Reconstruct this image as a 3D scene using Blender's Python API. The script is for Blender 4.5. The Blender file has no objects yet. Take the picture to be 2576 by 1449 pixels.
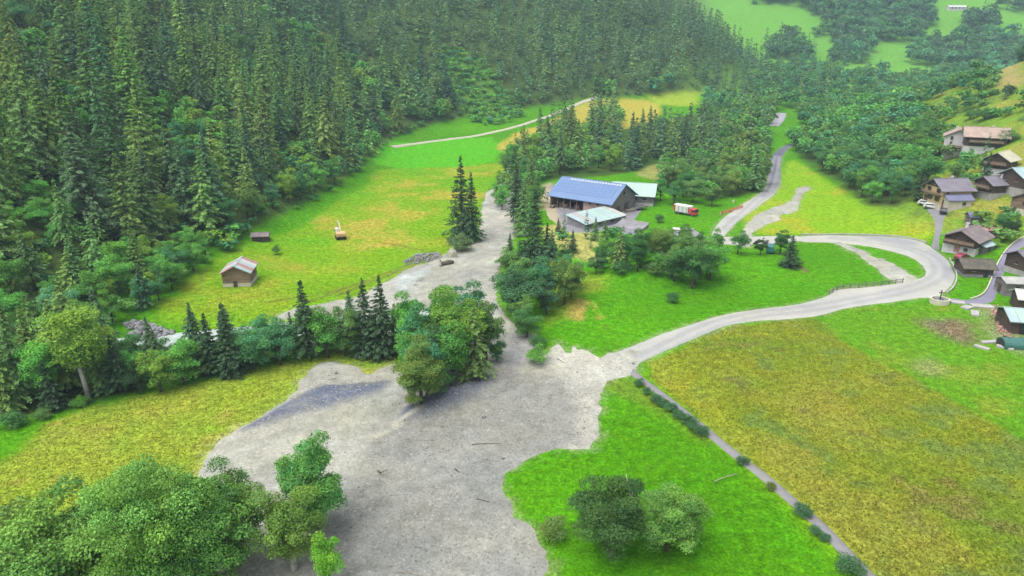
import bpy, math, random
import numpy as np
from mathutils import Vector, Matrix

# ------------------------------------------------------------------ camera, sky, sun, exposure
scene = bpy.context.scene
CAM_H, PITCH, LENS = 52.0, math.radians(20.0), 24.0
cam_data = bpy.data.cameras.new('drone_camera')
cam_data.lens = LENS; cam_data.sensor_width = 36.0
cam_data.clip_start = 0.5; cam_data.clip_end = 4000.0
cam = bpy.data.objects.new('drone_camera', cam_data)
scene.collection.objects.link(cam)
cam.location = (0, 0, CAM_H)
cam.rotation_euler = (math.pi/2 - PITCH, 0, 0)
scene.camera = cam

SUN_ELEV, SUN_AZ = math.radians(68), math.radians(235)      # azimuth clockwise from +Y
world = bpy.data.worlds.new('World'); scene.world = world
world.use_nodes = True
wn, wl = world.node_tree.nodes, world.node_tree.links
wn.clear()
w_out = wn.new('ShaderNodeOutputWorld'); w_bg = wn.new('ShaderNodeBackground')
w_sky = wn.new('ShaderNodeTexSky'); w_sky.sky_type = 'NISHITA'; w_sky.sun_disc = False
w_sky.sun_elevation = SUN_ELEV; w_sky.sun_rotation = SUN_AZ
w_sky.air_density = 1.0; w_sky.dust_density = 4.0; w_sky.ozone_density = 1.0
w_hsv = wn.new('ShaderNodeHueSaturation'); w_hsv.inputs['Saturation'].default_value = 0.30   # overcast: grey sky
w_bg.inputs['Strength'].default_value = 0.115
wl.new(w_sky.outputs[0], w_hsv.inputs['Color']); wl.new(w_hsv.outputs[0], w_bg.inputs[0]); wl.new(w_bg.outputs[0], w_out.inputs[0])

sun_data = bpy.data.lights.new('sun', 'SUN'); sun_data.energy = 1.5
sun_data.angle = math.radians(60); sun_data.color = (1.0, 0.97, 0.91)
sun = bpy.data.objects.new('sun', sun_data); scene.collection.objects.link(sun)
sd = Vector((math.sin(SUN_AZ)*math.cos(SUN_ELEV), math.cos(SUN_AZ)*math.cos(SUN_ELEV), math.sin(SUN_ELEV)))
sun.rotation_euler = sd.to_track_quat('Z', 'Y').to_euler()
sun.location = (0, 0, 400)

vs = scene.view_settings
vs.view_transform = 'Standard'; vs.look = 'None'; vs.gamma = 1.0; vs.use_curve_mapping = False
vs.exposure = 1.40
HAZE_DENSITY = 0.00022

# ------------------------------------------------------------------ noise, shapes of the land
def _hash(ix, iy, seed):
    n = (ix.astype(np.int64)*374761393 + iy.astype(np.int64)*668265263 + seed*1442695041) & 0x7fffffff
    n = (n ^ (n >> 13)) * 1274126177 & 0x7fffffff
    return ((n ^ (n >> 16)) & 0xffff) / 65535.0

def vnoise(x, y, seed=0):
    x = np.asarray(x, float); y = np.asarray(y, float)
    ix, iy = np.floor(x), np.floor(y); fx, fy = x-ix, y-iy
    fx = fx*fx*(3-2*fx); fy = fy*fy*(3-2*fy)
    a = _hash(ix, iy, seed); b = _hash(ix+1, iy, seed); c = _hash(ix, iy+1, seed); d = _hash(ix+1, iy+1, seed)
    return (a*(1-fx)+b*fx)*(1-fy) + (c*(1-fx)+d*fx)*fy - 0.5

def fbm(x, y, s, seed=0, octv=3):
    v = 0; a = 1.0; f = 1.0/s
    for o in range(octv):
        v = v + a*vnoise(x*f+17.3*o, y*f-9.1*o, seed+o*7); a *= 0.5; f *= 2.03
    return v

def sstep(a, b, v):
    t = np.clip((v-a)/(b-a), 0, 1); return t*t*(3-2*t)

def softplus(d, k):
    return k*np.logaddexp(0, np.asarray(d)/k)

def sdf(px, py, V, margin=None):
    """signed distance to a closed polygon, positive inside"""
    px = np.asarray(px, float); py = np.asarray(py, float); V = np.asarray(V, float)
    out = np.full(px.shape, -1e3)
    if margin is not None:
        lo, hi = V.min(0)-margin, V.max(0)+margin
        m = (px > lo[0]) & (px < hi[0]) & (py > lo[1]) & (py < hi[1])
    else:
        m = np.ones(px.shape, bool)
    if not m.any(): return out
    x, y = px[m], py[m]
    best = np.full(x.shape, 1e18); inside = np.zeros(x.shape, bool)
    for i in range(len(V)):
        ax, ay = V[i]; bx, by = V[(i+1) % len(V)]
        ex, ey = bx-ax, by-ay
        L2 = ex*ex+ey*ey+1e-12
        t = np.clip(((x-ax)*ex+(y-ay)*ey)/L2, 0, 1)
        best = np.minimum(best, (x-ax-t*ex)**2+(y-ay-t*ey)**2)
        c = ((ay > y) != (by > y)) & (x < (bx-ax)*(y-ay)/(by-ay+1e-15)+ax)
        inside ^= c
    d = np.sqrt(best); out[m] = np.where(inside, d, -d)
    return out

def line_dist(px, py, V, margin=60):
    px = np.asarray(px, float); py = np.asarray(py, float); V = np.asarray(V, float)
    out = np.full(px.shape, 1e3)
    lo, hi = V.min(0)-margin, V.max(0)+margin
    m = (px > lo[0]) & (px < hi[0]) & (py > lo[1]) & (py < hi[1])
    if not m.any(): return out
    x, y = px[m], py[m]; best = np.full(x.shape, 1e18)
    for (ax, ay), (bx, by) in zip(V[:-1], V[1:]):
        ex, ey = bx-ax, by-ay
        t = np.clip(((x-ax)*ex+(y-ay)*ey)/(ex*ex+ey*ey+1e-12), 0, 1)
        best = np.minimum(best, (x-ax-t*ex)**2+(y-ay-t*ey)**2)
    out[m] = np.sqrt(best); return out

HILL_LEFT = [(-140, -60), (-128, 40), (-112, 90), (-95, 114), (-80, 132), (-78, 165), (-69, 190), (-62, 234), (-60, 290),
             (-58, 345), (-38, 385), (5, 425), (50, 462), (110, 490), (180, 520), (216, 600), (216, 2500), (-2500, 2500), (-2500, -60)]
HILL_RIGHT = [(114, -60), (114, 130), (119, 160), (108, 195), (109, 222), (121, 265), (140, 330), (170, 400),
              (260, 460), (1500, 520), (1500, -60)]
RIVER = [(-160, 95), (-115, 101), (-92, 105), (-72, 114), (-52, 119), (-30, 126), (-12, 131)]
KNOLLS = [(30, 152, 9, 6, 2.6), (44, 158, 12, 7, 2.2), (15, 133, 6, 5, 1.8), (14, 172, 10, 7, 2.0)]

def hill_d(x, y):
    return sdf(x, y, HILL_LEFT)
def hill_r(x, y):
    return sdf(x, y, HILL_RIGHT)

def ground_z(x, y, d1=None, d2=None):
    x = np.asarray(x, float); y = np.asarray(y, float)
    d1 = hill_d(x, y) if d1 is None else d1
    d2 = hill_r(x, y) if d2 is None else d2
    z = 0.075*softplus(y-300, 20) + 150*np.tanh(0.44*softplus(y-690, 25)/150)
    h1 = 150*np.tanh(0.64*softplus(d1, 5)/150)
    h2 = 0.27*softplus(d2, 5)+0.50*softplus(d2-50, 10)
    z = z + h1 + 70*np.tanh(h2/70)
    rough = sstep(0, 25, d1)
    z = z + rough*3.0*fbm(x, y, 34, 3, 3) + 0.5*fbm(x, y, 22, 11, 2) + sstep(5, 40, d2)*1.8*fbm(x, y, 40, 8, 2)
    for kx, ky, sx, sy, a in KNOLLS:
        z = z + a*np.exp(-((x-kx)/sx)**2-((y-ky)/sy)**2)
    z = z - 1.7*np.exp(-(line_dist(x, y, RIVER)/5.0)**2)
    return z

# ---- the photograph was read at 2576 x 1449; a ray through such a point is followed to the land
FPX = 2576*LENS/36.0
TS = np.concatenate([np.arange(40, 260, 1.0), np.arange(260, 1500, 4.0)])
def ray_dir(u, v):
    r = (u-1288.0)/FPX; up = (724.5-v)/FPX
    return np.array([r, math.cos(PITCH)+up*math.sin(PITCH), -math.sin(PITCH)+up*math.cos(PITCH)])
def at(u, v):
    d = ray_dir(u, v)
    g = CAM_H+d[2]*TS - ground_z(d[0]*TS, d[1]*TS)
    k = np.argmax(g < 0) if (g < 0).any() else len(TS)-1
    lo, hi = (TS[k-1] if k else 20.0), TS[k]
    for _ in range(3):
        tt = np.linspace(lo, hi, 12)
        gg = CAM_H+d[2]*tt - ground_z(d[0]*tt, d[1]*tt)
        j = int(np.argmax(gg < 0)) if (gg < 0).any() else 11
        lo, hi = tt[max(j-1, 0)], tt[j]
    t = (lo+hi)/2
    return (d[0]*t, d[1]*t)
def pix(x, y, z):
    dz = z-CAM_H
    f = y*math.cos(PITCH)-dz*math.sin(PITCH); up = y*math.sin(PITCH)+dz*math.cos(PITCH)
    return 1288+FPX*x/f, 724.5-FPX*up/f
def poly(pts, rounds=1):
    V = [at(u, v) for u, v in pts]
    for _ in range(rounds):
        W = []
        for i in range(len(V)):
            a, b = np.array(V[i]), np.array(V[(i+1) % len(V)])
            W += [tuple(a*.78+b*.22), tuple(a*.22+b*.78)]
        V = W
    return V
def pline(pts):
    V = [np.array(at(u, v)) for u, v in pts]
    for _ in range(2):
        W = [V[0]]
        for a, b in zip(V[:-1], V[1:]): W += [a*.75+b*.25, a*.25+b*.75]
        V = W+[V[-1]]
    return [tuple(p) for p in V]
def gz(x, y): return float(ground_z(np.array([x]), np.array([y]))[0])
def top_z(x, y, v):
    """height above the ground of a vertical thing at x, y whose tip is seen at row v"""
    up = (724.5-v)/FPX
    a = up*math.cos(PITCH)-math.sin(PITCH); b = math.cos(PITCH)+up*math.sin(PITCH)
    return CAM_H+y*a/b-gz(x, y)

# ------------------------------------------------------------------ object helpers
COL = scene.collection
def link(o): COL.objects.link(o); return o
def tag(o, label=None, cat=None, group=None, kind=None):
    if label: o['label'] = label
    if cat: o['category'] = cat
    if group: o['group'] = group
    if kind: o['kind'] = kind
    return o
def thing(name, loc, rz, label, cat, group=None, tilt=(0, 0)):
    o = link(bpy.data.objects.new(name, None)); o.empty_display_size = 0.5
    o.location = loc; o.rotation_euler = (tilt[0], tilt[1], rz)
    return tag(o, label, cat, group)
def mobj(name, mesh, parent=None, loc=None, rot=None):
    o = link(bpy.data.objects.new(name, mesh))
    if parent is not None: o.parent = parent
    if loc is not None: o.location = loc
    if rot is not None: o.rotation_euler = rot
    return o

class MB:
    """collects boxes, tubes and prisms into one mesh"""
    def __init__(s): s.v = []; s.f = []
    def add(s, vs, fs):
        b = len(s.v); s.v += [tuple(p) for p in vs]; s.f += [tuple(i+b for i in q) for q in fs]; return s
    def box(s, c, d, M=None):
        x, y, z = d[0]/2, d[1]/2, d[2]/2
        P = [(c[0]+i*x, c[1]+j*y, c[2]+k*z) for k in (-1, 1) for j in (-1, 1) for i in (-1, 1)]
        if M is not None: P = [M @ Vector(p) for p in P]
        return s.add(P, [(0, 2, 3, 1), (4, 5, 7, 6), (0, 1, 5, 4), (2, 6, 7, 3), (0, 4, 6, 2), (1, 3, 7, 5)])
    def bar(s, a, b, w, h=None):
        a, b = Vector(a), Vector(b); h = h or w; d = b-a
        q = d.to_track_quat('X', 'Z').to_matrix()
        P = []
        for t in (a, b):
            for j, k in ((-1, -1), (1, -1), (1, 1), (-1, 1)): P.append(t+q @ Vector((0, j*w/2, k*h/2)))
        return s.add(P, [(0, 3, 2, 1), (4, 5, 6, 7), (0, 1, 5, 4), (1, 2, 6, 5), (2, 3, 7, 6), (3, 0, 4, 7)])
    def tube(s, pts, rs, n=8, cap=True):
        pts = [Vector(p) for p in pts]; rings = []; b = len(s.v)
        for i, p in enumerate(pts):
            d = (pts[min(i+1, len(pts)-1)]-pts[max(i-1, 0)]).normalized()
            q = d.to_track_quat('Z', 'X').to_matrix()
            for k in range(n):
                a = 2*math.pi*k/n; s.v.append(tuple(p+q @ Vector((math.cos(a)*rs[i], math.sin(a)*rs[i], 0))))
        for i in range(len(pts)-1):
            for k in range(n):
                k2 = (k+1) % n; s.f.append((b+i*n+k, b+i*n+k2, b+(i+1)*n+k2, b+(i+1)*n+k))
        if cap:
            s.f.append(tuple(b+k for k in range(n))[::-1]); s.f.append(tuple(b+(len(pts)-1)*n+k for k in range(n)))
        return s
    def prism(s, prof, y0, y1, axis='y'):
        """profile of (a, z) pairs pushed along y (a is x) or along x (a is y)"""
        n = len(prof)
        P = [((a, y0, z) if axis == 'y' else (y0, a, z)) for a, z in prof] + [((a, y1, z) if axis == 'y' else (y1, a, z)) for a, z in prof]
        return s.add(P, [tuple(range(n)), tuple(range(2*n-1, n-1, -1))] + [(i, i+n, (i+1) % n+n, (i+1) % n) for i in range(n)])
    def mesh(s, name, m, smooth=False, bevel=0):
        me = bpy.data.meshes.new(name); me.from_pydata(s.v, [], s.f)
        import bmesh
        bm = bmesh.new(); bm.from_mesh(me); bmesh.ops.recalc_face_normals(bm, faces=bm.faces)
        if bevel: bmesh.ops.bevel(bm, geom=list(bm.edges), offset=bevel, segments=1, affect='EDGES')
        bm.to_mesh(me); bm.free()
        if smooth: me.polygons.foreach_set('use_smooth', [True]*len(me.polygons))
        me.materials.append(m); return me
    def build(s, name, m, parent=None, smooth=False, bevel=0, loc=None, rot=None):
        return mobj(name, s.mesh(name, m, smooth, bevel), parent, loc, rot)

def np_mesh(name, V, F, m, col=None, smooth=False):
    """fast mesh from arrays; F is (n, 3) or (n, 4); col is per-vertex rgb"""
    V = np.ascontiguousarray(V, np.float32); F = np.ascontiguousarray(F, np.int32)
    me = bpy.data.meshes.new(name); k = F.shape[1]
    me.vertices.add(len(V)); me.vertices.foreach_set('co', V.ravel())
    me.loops.add(F.size); me.loops.foreach_set('vertex_index', F.ravel())
    me.polygons.add(len(F)); me.polygons.foreach_set('loop_start', np.arange(0, F.size, k, dtype=np.int32))
    me.update(calc_edges=True)
    if smooth: me.polygons.foreach_set('use_smooth', np.ones(len(F), bool))
    if col is not None:
        a = me.color_attributes.new('tint', 'FLOAT_COLOR', 'POINT')
        a.data.foreach_set('color', np.hstack([col, np.ones((len(col), 1))]).astype(np.float32).ravel())
    me.materials.append(m); return me

# ------------------------------------------------------------------ materials
def nodes_of(name):
    m = bpy.data.materials.new(name); m.use_nodes = True
    n, l = m.node_tree.nodes, m.node_tree.links; n.clear()
    return m, n, l, n.new('ShaderNodeOutputMaterial')
def mixrgb(n, l, mode, fac, a, b):
    x = n.new('ShaderNodeMix'); x.data_type = 'RGBA'; x.blend_type = mode
    for sock, val in ((x.inputs[0], fac), (x.inputs[6], a), (x.inputs[7], b)):
        if isinstance(val, (int, float)): sock.default_value = val
        elif isinstance(val, tuple): sock.default_value = (*val[:3], 1)
        else: l.new(val, sock)
    return x.outputs[2]
def noise(n, l, scale, detail=3, rough=0.6, co=None, kind='FAC'):
    t = n.new('ShaderNodeTexNoise'); t.inputs['Scale'].default_value = scale
    t.inputs['Detail'].default_value = detail; t.inputs['Roughness'].default_value = rough
    if co is not None: l.new(co, t.inputs['Vector'])
    return t.outputs['Fac']
def ramp(n, l, src, stops):
    r = n.new('ShaderNodeValToRGB'); e = r.color_ramp.elements
    while len(e) < len(stops): e.new(0.5)
    for i, (p, c) in enumerate(stops):
        e[i].position = p; e[i].color = (*c, 1) if isinstance(c, tuple) else (c, c, c, 1)
    l.new(src, r.inputs[0]); return r.outputs[0]

def solid(name, c, rough=0.7, var=0.25, scale=1.5, bump=0.0, metal=0.0, streak=None, spec=0.4):
    """painted or built surface with uneven tone"""
    c = tuple(0.72*k for k in c)
    m, n, l, out = nodes_of(name)
    tc = n.new('ShaderNodeTexCoord'); co = tc.outputs['Object']
    if streak:
        mp = n.new('ShaderNodeMapping'); mp.inputs['Scale'].default_value = streak; l.new(co, mp.inputs[0]); co = mp.outputs[0]
    f = noise(n, l, scale, 5, 0.65, co); f2 = noise(n, l, scale*0.23, 2, 0.5, co)
    k = ramp(n, l, f, [(0.25, 1-var), (0.75, 1+var)]); k2 = ramp(n, l, f2, [(0.3, 1-var*.7), (0.7, 1+var*.7)])
    colr = mixrgb(n, l, 'MULTIPLY', 1.0, mixrgb(n, l, 'MULTIPLY', 1.0, c, k), k2)
    b = n.new('ShaderNodeBsdfPrincipled'); l.new(colr, b.inputs['Base Color'])
    b.inputs['Roughness'].default_value = rough; b.inputs['Metallic'].default_value = metal
    b.inputs['Specular IOR Level'].default_value = spec
    if bump:
        bp = n.new('ShaderNodeBump'); bp.inputs['Strength'].default_value = bump; bp.inputs['Distance'].default_value = 0.05
        l.new(f, bp.inputs['Height']); l.new(bp.outputs[0], b.inputs['Normal'])
    l.new(b.outputs[0], out.inputs[0]); return m

def leaf_mat(name, trans=0.3, use_obj=True, var=0.25):
    m, n, l, out = nodes_of(name)
    a = n.new('ShaderNodeAttribute'); a.attribute_name = 'tint'
    c = a.outputs['Color']
    if use_obj:
        oi = n.new('ShaderNodeObjectInfo'); c = mixrgb(n, l, 'MULTIPLY', 1.0, c, oi.outputs['Color'])
    d = n.new('ShaderNodeBsdfDiffuse'); t = n.new('ShaderNodeBsdfTranslucent'); mx = n.new('ShaderNodeMixShader')
    l.new(c, d.inputs[0])
    l.new(mixrgb(n, l, 'MULTIPLY', 1.0, c, (1.15, 1.1, 0.6)), t.inputs[0])
    mx.inputs[0].default_value = trans
    l.new(d.outputs[0], mx.inputs[1]); l.new(t.outputs[0], mx.inputs[2]); l.new(mx.outputs[0], out.inputs[0])
    return m

def land_mat(name, fine, mid, spread, bump_d=0.12, rough=0.95, hue=None, speckle=0.0):
    m, n, l, out = nodes_of(name)
    a = n.new('ShaderNodeAttribute'); a.attribute_name = 'tint'
    tc = n.new('ShaderNodeTexCoord'); co = tc.outputs['Object']
    f1 = noise(n, l, fine, 4, 0.7, co); f2 = noise(n, l, mid, 4, 0.6, co); f3 = noise(n, l, mid*0.17, 3, 0.6, co)
    c = mixrgb(n, l, 'MULTIPLY', 1.0, a.outputs['Color'], ramp(n, l, f1, [(0.28, 1-spread), (0.72, 1+spread)]))
    c = mixrgb(n, l, 'MULTIPLY', 1.0, c, ramp(n, l, f2, [(0.3, 1-spread*.6), (0.7, 1+spread*.6)]))
    if hue:
        c = mixrgb(n, l, 'MULTIPLY', 1.0, c, ramp(n, l, f3, [(0.32, hue[0]), (0.68, hue[1])]))
    if speckle:
        vo = n.new('ShaderNodeTexVoronoi'); vo.inputs['Scale'].default_value = fine*0.9; l.new(co, vo.inputs['Vector'])
        sx = n.new('ShaderNodeSeparateColor'); l.new(vo.outputs['Color'], sx.inputs[0])
        c = mixrgb(n, l, 'MULTIPLY', 1.0, c, ramp(n, l, sx.outputs[0], [(0.0, 1-speckle), (1.0, 1+speckle)]))
    b = n.new('ShaderNodeBsdfPrincipled'); l.new(c, b.inputs['Base Color'])
    b.inputs['Roughness'].default_value = rough; b.inputs['Specular IOR Level'].default_value = 0.04
    bp = n.new('ShaderNodeBump'); bp.inputs['Strength'].default_value = 0.7; bp.inputs['Distance'].default_value = bump_d
    l.new(mixrgb(n, l, 'MIX', 0.4, f1, f2), bp.inputs['Height']); l.new(bp.outputs[0], b.inputs['Normal'])
    l.new(b.outputs[0], out.inputs[0]); return m

M_GROUND = land_mat('grassland', 2.6, 0.8, 0.55, 0.28, hue=((0.92, 1.04, 1.0), (1.1, 0.97, 0.95)))
M_MUD = land_mat('dried_mud', 3.0, 0.45, 0.30, 0.16, 0.85, hue=((0.90, 0.92, 0.97), (1.08, 1.06, 1.0)), speckle=0.09)
M_ROAD = land_mat('muddy_asphalt', 2.0, 0.25, 0.10, 0.02, 0.6, hue=((0.93, 0.95, 1.0), (1.05, 1.04, 1.0)))
M_LEAF = leaf_mat('leaves', 0.32); M_LEAF_S = leaf_mat('leaves_in_mass', 0.32, False)
M_NEEDLE = leaf_mat('needles', 0.28); M_NEEDLE_S = leaf_mat('needles_in_mass', 0.28, False)
M_GRASS = leaf_mat('grass_blades', 0.35, False)
M_BARK = solid('bark', (0.10, 0.075, 0.055), 0.95, 0.4, 4, 0.5)
M_PALEBARK = solid('pale_bark', (0.42, 0.40, 0.36), 0.9, 0.35, 5, 0.4)
M_STONE = solid('stone', (0.23, 0.23, 0.24), 0.9, 0.35, 3, 0.5)
# ------------------------------------------------------------------ land: one sheet, and flood mud, roads, water lying on it
def axis(lo, a, b, hi, s, grow=1.03, big=16.0):
    mid = list(np.arange(a, b+s*.5, s)); left = []; right = []
    x, k = a, s
    while x > lo: k = min(k*grow, big); x -= k; left.append(x)
    x, k = mid[-1], s
    while x < hi: k = min(k*grow, big); x += k; right.append(x)
    return np.array(left[::-1]+mid+right)
AX = axis(-620, -112, 140, 900, 0.72); AY = axis(15, 48, 262, 1150, 0.72, 1.022)
GX, GY = np.meshgrid(AX, AY); NXg, NYg = len(AX), len(AY)
gx, gy = GX.ravel(), GY.ravel()
D1 = hill_d(gx, gy); D2 = hill_r(gx, gy)
gzv = ground_z(gx, gy, D1, D2)

# regions read off the photograph
fan = poly([(1292, 846), (1338, 838), (1348, 868), (1368, 886), (1395, 862), (1420, 880), (1436, 888), (1452, 872), (1478, 880), (1500, 898),
            (1560, 884), (1625, 880), (1600, 935), (1580, 945), (1519, 956), (1513, 1000), (1503, 1095), (1482, 1131), (1400, 1130),
            (1330, 1153), (1266, 1198), (1266, 1235), (1290, 1290), (1345, 1345), (1374, 1385), (1368, 1449), (1355, 1600),
            (500, 1700), (420, 1500), (470, 1300), (498, 1185), (520, 1145), (560, 1108), (612, 1072), (700, 1020), (742, 985), (770, 935),
            (800, 912), (850, 908), (905, 930), (930, 942), (985, 916), (1040, 920), (1120, 945), (1200, 955), (1255, 905)], 0)
channel = poly([(1335, 450), (1262, 462), (1226, 480), (1210, 520), (1212, 575), (1185, 622), (1128, 630), (1105, 652), (1015, 678), (985, 702),
                (915, 742), (845, 757), (775, 768), (700, 790), (690, 806), (760, 800), (850, 796), (920, 810), (1000, 880), (1100, 930), (1200, 960),
                (1290, 900), (1320, 840), (1262, 790), (1240, 740), (1262, 660), (1292, 600), (1303, 572), (1290, 525), (1312, 485)])
roadA = poly([(1540, 890), (1600, 866), (1660, 842), (1720, 822), (1780, 803), (1840, 787), (1900, 779), (1990, 768), (2060, 753), (2088, 740),
              (2105, 729), (2200, 722), (2290, 708), (2345, 692), (2350, 744), (2300, 752), (2200, 765), (2130, 773), (2060, 795), (1990, 802),
              (1900, 808), (1830, 816), (1760, 845), (1700, 872), (1640, 898), (1602, 916), (1590, 942), (1550, 952), (1500, 930)])
roadB = poly([(2005, 592), (2150, 592), (2250, 596), (2312, 606), (2342, 620), (2384, 655), (2399, 680), (2402, 705), (2392, 724), (2370, 740),
              (2345, 752), (2290, 742), (2262, 722), (2280, 706), (2300, 706), (2318, 706), (2332, 690), (2322, 668), (2292, 646), (2240, 631),
              (2180, 619), (2100, 610), (2005, 609)])
strip1 = poly([(2092, 608), (2118, 611), (2150, 621), (2200, 645), (2246, 672), (2290, 702), (2268, 716), (2230, 697), (2186, 664), (2150, 634)])
strip2 = poly([(2190, 650), (2218, 649), (2244, 662), (2268, 675), (2288, 690), (2306, 700), (2296, 714), (2270, 706), (2258, 692), (2232, 675), (2208, 662)], 0)
bank_mud = poly([(2009, 469), (2048, 470), (2019, 486), (2014, 508), (2002, 534), (1954, 541), (1966, 553), (1925, 566), (1894, 583), (1884, 622),
                 (1868, 622), (1866, 585), (1872, 570), (1901, 539), (1944, 523), (1985, 510), (2000, 488)])
roadC = poly([(1785, 602), (1796, 578), (1816, 551), (1840, 533), (1865, 515), (1896, 498), (1922, 476), (1931, 455), (1932, 409), (1944, 387),
              (1966, 370), (1990, 360), (2000, 364), (1986, 372), (1969, 388), (1962, 419), (1964, 460), (1954, 484), (1920, 510), (1865, 549),
              (1838, 576), (1812, 604)])
roadD = poly([(1800, 596), (1880, 596), (1960, 594), (2015, 592), (2015, 609), (1950, 612), (1870, 616), (1800, 614)])
village_road = poly([(2590, 594), (2576, 598), (2554, 609), (2531, 631), (2513, 657), (2495, 704), (2482, 736), (2460, 751), (2425, 756), (2395, 748),
                     (2385, 760), (2453, 766), (2500, 762), (2511, 724), (2520, 697), (2546, 648), (2562, 626), (2590, 614)])
driveway = poly([(2322, 510), (2342, 516), (2356, 528), (2390, 531), (2376, 545), (2372, 560), (2369, 581), (2361, 604), (2366, 632), (2342, 622),
                 (2347, 606), (2353, 581), (2351, 552), (2338, 535)])
yard = poly([(1365, 470), (1395, 462), (1400, 510), (1560, 530), (1600, 520), (1625, 512), (1600, 548), (1585, 570), (1620, 590), (1580, 592),
             (1540, 575), (1500, 585), (1420, 585), (1370, 540)])
house_yard = poly([(2385, 378), (2450, 372), (2462, 384), (2440, 402), (2400, 390)])
asphalt_path = pline([(1580, 925), (1606, 950), (1662, 990), (1788, 1094), (1855, 1149), (1925, 1201), (1988, 1257), (2062, 1320), (2110, 1371), (2177, 1442), (2290, 1560)])
track = pline([(985, 370), (1050, 360), (1130, 351), (1210, 341), (1290, 322), (1350, 303), (1410, 280), (1460, 258), (1500, 245)])
upper_bend = pline([(1945, 318), (1962, 300), (1966, 285)])

def union(polys, margin=12):
    s = np.full(gx.shape, -1e3)
    for p in polys: s = np.maximum(s, sdf(gx, gy, p, margin))
    return s

# --- colours that the ground cover itself has
LUSH = np.array([0.072, 0.246, 0.004]); col = np.tile(LUSH, (len(gx), 1))
n20 = fbm(gx, gy, 20, 41, 4); n6 = fbm(gx, gy, 6, 51, 3); n60 = fbm(gx, gy, 60, 61, 2); n2 = fbm(gx, gy, 2.2, 71, 2)
def paint(c, w):
    global col
    w = np.clip(w, 0, 1)[:, None]; col = col*(1-w)+np.asarray(c)*w
def region(pts, soft=1.2, wob=1.0, rounds=1):
    s = sdf(gx, gy, poly(pts, rounds), 20)+wob*n6
    return sstep(-soft, soft, s)
col *= (1+0.22*n20[:, None])
# upper meadow with the hut
up = region([(380, 812), (470, 830), (640, 850), (1010, 760), (1160, 640), (1230, 470), (1300, 400), (1230, 415), (950, 415), (930, 470),
             (850, 500), (780, 560), (700, 590), (560, 640), (460, 720), (380, 790)], 2, 2)
paint((0.155, 0.305, 0.010), up*0.95)
paint((0.24, 0.315, 0.025), up*sstep(-0.05, 0.4, n20+0.35*n6)*0.8)
paint((0.36, 0.30, 0.060), up*sstep(0.28, 0.6, n20*0.8+0.5*n60+0.25*n2)*0.8)
paint((0.10, 0.30, 0.010), up*sstep(0.12, 0.5, -n20+0.3*n6)*0.6)
paint((0.36, 0.30, 0.05), region([(950, 425), (1160, 425), (1150, 520), (1060, 560), (980, 540)], 10, 4)*sstep(-0.3, 0.4, n6+n20)*0.55)
paint((0.34, 0.27, 0.05), region([(640, 640), (720, 650), (780, 665), (760, 690), (690, 680)], 3, 3)*0.5)
far_green = region([(952, 345), (1230, 338), (1260, 372), (1235, 418), (950, 418), (930, 390)], 1.5, 1)
paint((0.085, 0.36, 0.010), far_green)
gold = region([(1242, 372), (1300, 330), (1370, 312), (1440, 270), (1500, 244), (1660, 250), (1660, 300), (1560, 330), (1420, 340), (1360, 372), (1290, 388)], 2, 2)
paint((0.37, 0.33, 0.06), gold)
paint((0.26, 0.36, 0.03), region([(1640, 205), (1700, 190), (1860, 175), (1880, 205), (1760, 225), (1760, 270), (1640, 262), (1625, 230)], 4, 3))
# lower left meadow
low = region([(-60, 1200), (30, 1150), (110, 1080), (190, 1035), (330, 995), (560, 948), (760, 900), (830, 885), (985, 885), (1000, 925), (820, 960),
              (700, 1060), (560, 1160), (480, 1300), (300, 1320), (-80, 1290)], 1.5, 1.5)
paint((0.235, 0.305, 0.035), low)
paint((0.32, 0.31, 0.06), low*sstep(0.0, 0.5, n20+0.5*n6)*0.7)
paint((0.22, 0.33, 0.02), low*sstep(0.05, 0.5, -n20+0.4*n6)*0.7)
paint((0.32, 0.29, 0.07), low*sstep(0.25, 0.55, n6*0.7+n2*0.5+n60*0.4)*0.5)
paint((0.14, 0.27, 0.02), region([(790, 893), (960, 885), (990, 905), (930, 930), (860, 902)], 1, 1)*0.7)
# big dry field on the right
dry = region([(1606, 920), (1700, 880), (1770, 850), (1840, 818), (2000, 806), (2060, 800), (2110, 850), (2200, 900), (2330, 965), (2576, 1105),
              (2800, 1240), (2800, 1600), (2310, 1600), (2180, 1440), (1990, 1255), (1800, 1098)], 0.9, 1.0)
paint((0.180, 0.222, 0.022), dry)
paint((0.245, 0.25, 0.045), dry*sstep(0.0, 0.4, n20+0.5*n6)*0.7)
paint((0.13, 0.195, 0.02), dry*sstep(0.02, 0.4, -n20+0.7*n6)*0.9)
paint((0.19, 0.17, 0.055), dry*sstep(0.2, 0.5, n6*0.8+n2*0.5-0.3*n20)*0.7)
paint((0.13, 0.19, 0.045), dry*sstep(0.25, 0.55, -n6*0.9+0.4*n2+0.4*n60)*0.8)
paint((0.34, 0.36, 0.03), region([(1606, 920), (1700, 885), (1760, 960), (1850, 1060), (1990, 1240), (2180, 1430), (2130, 1430), (1800, 1095)], 3, 2)*0.3)
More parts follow.
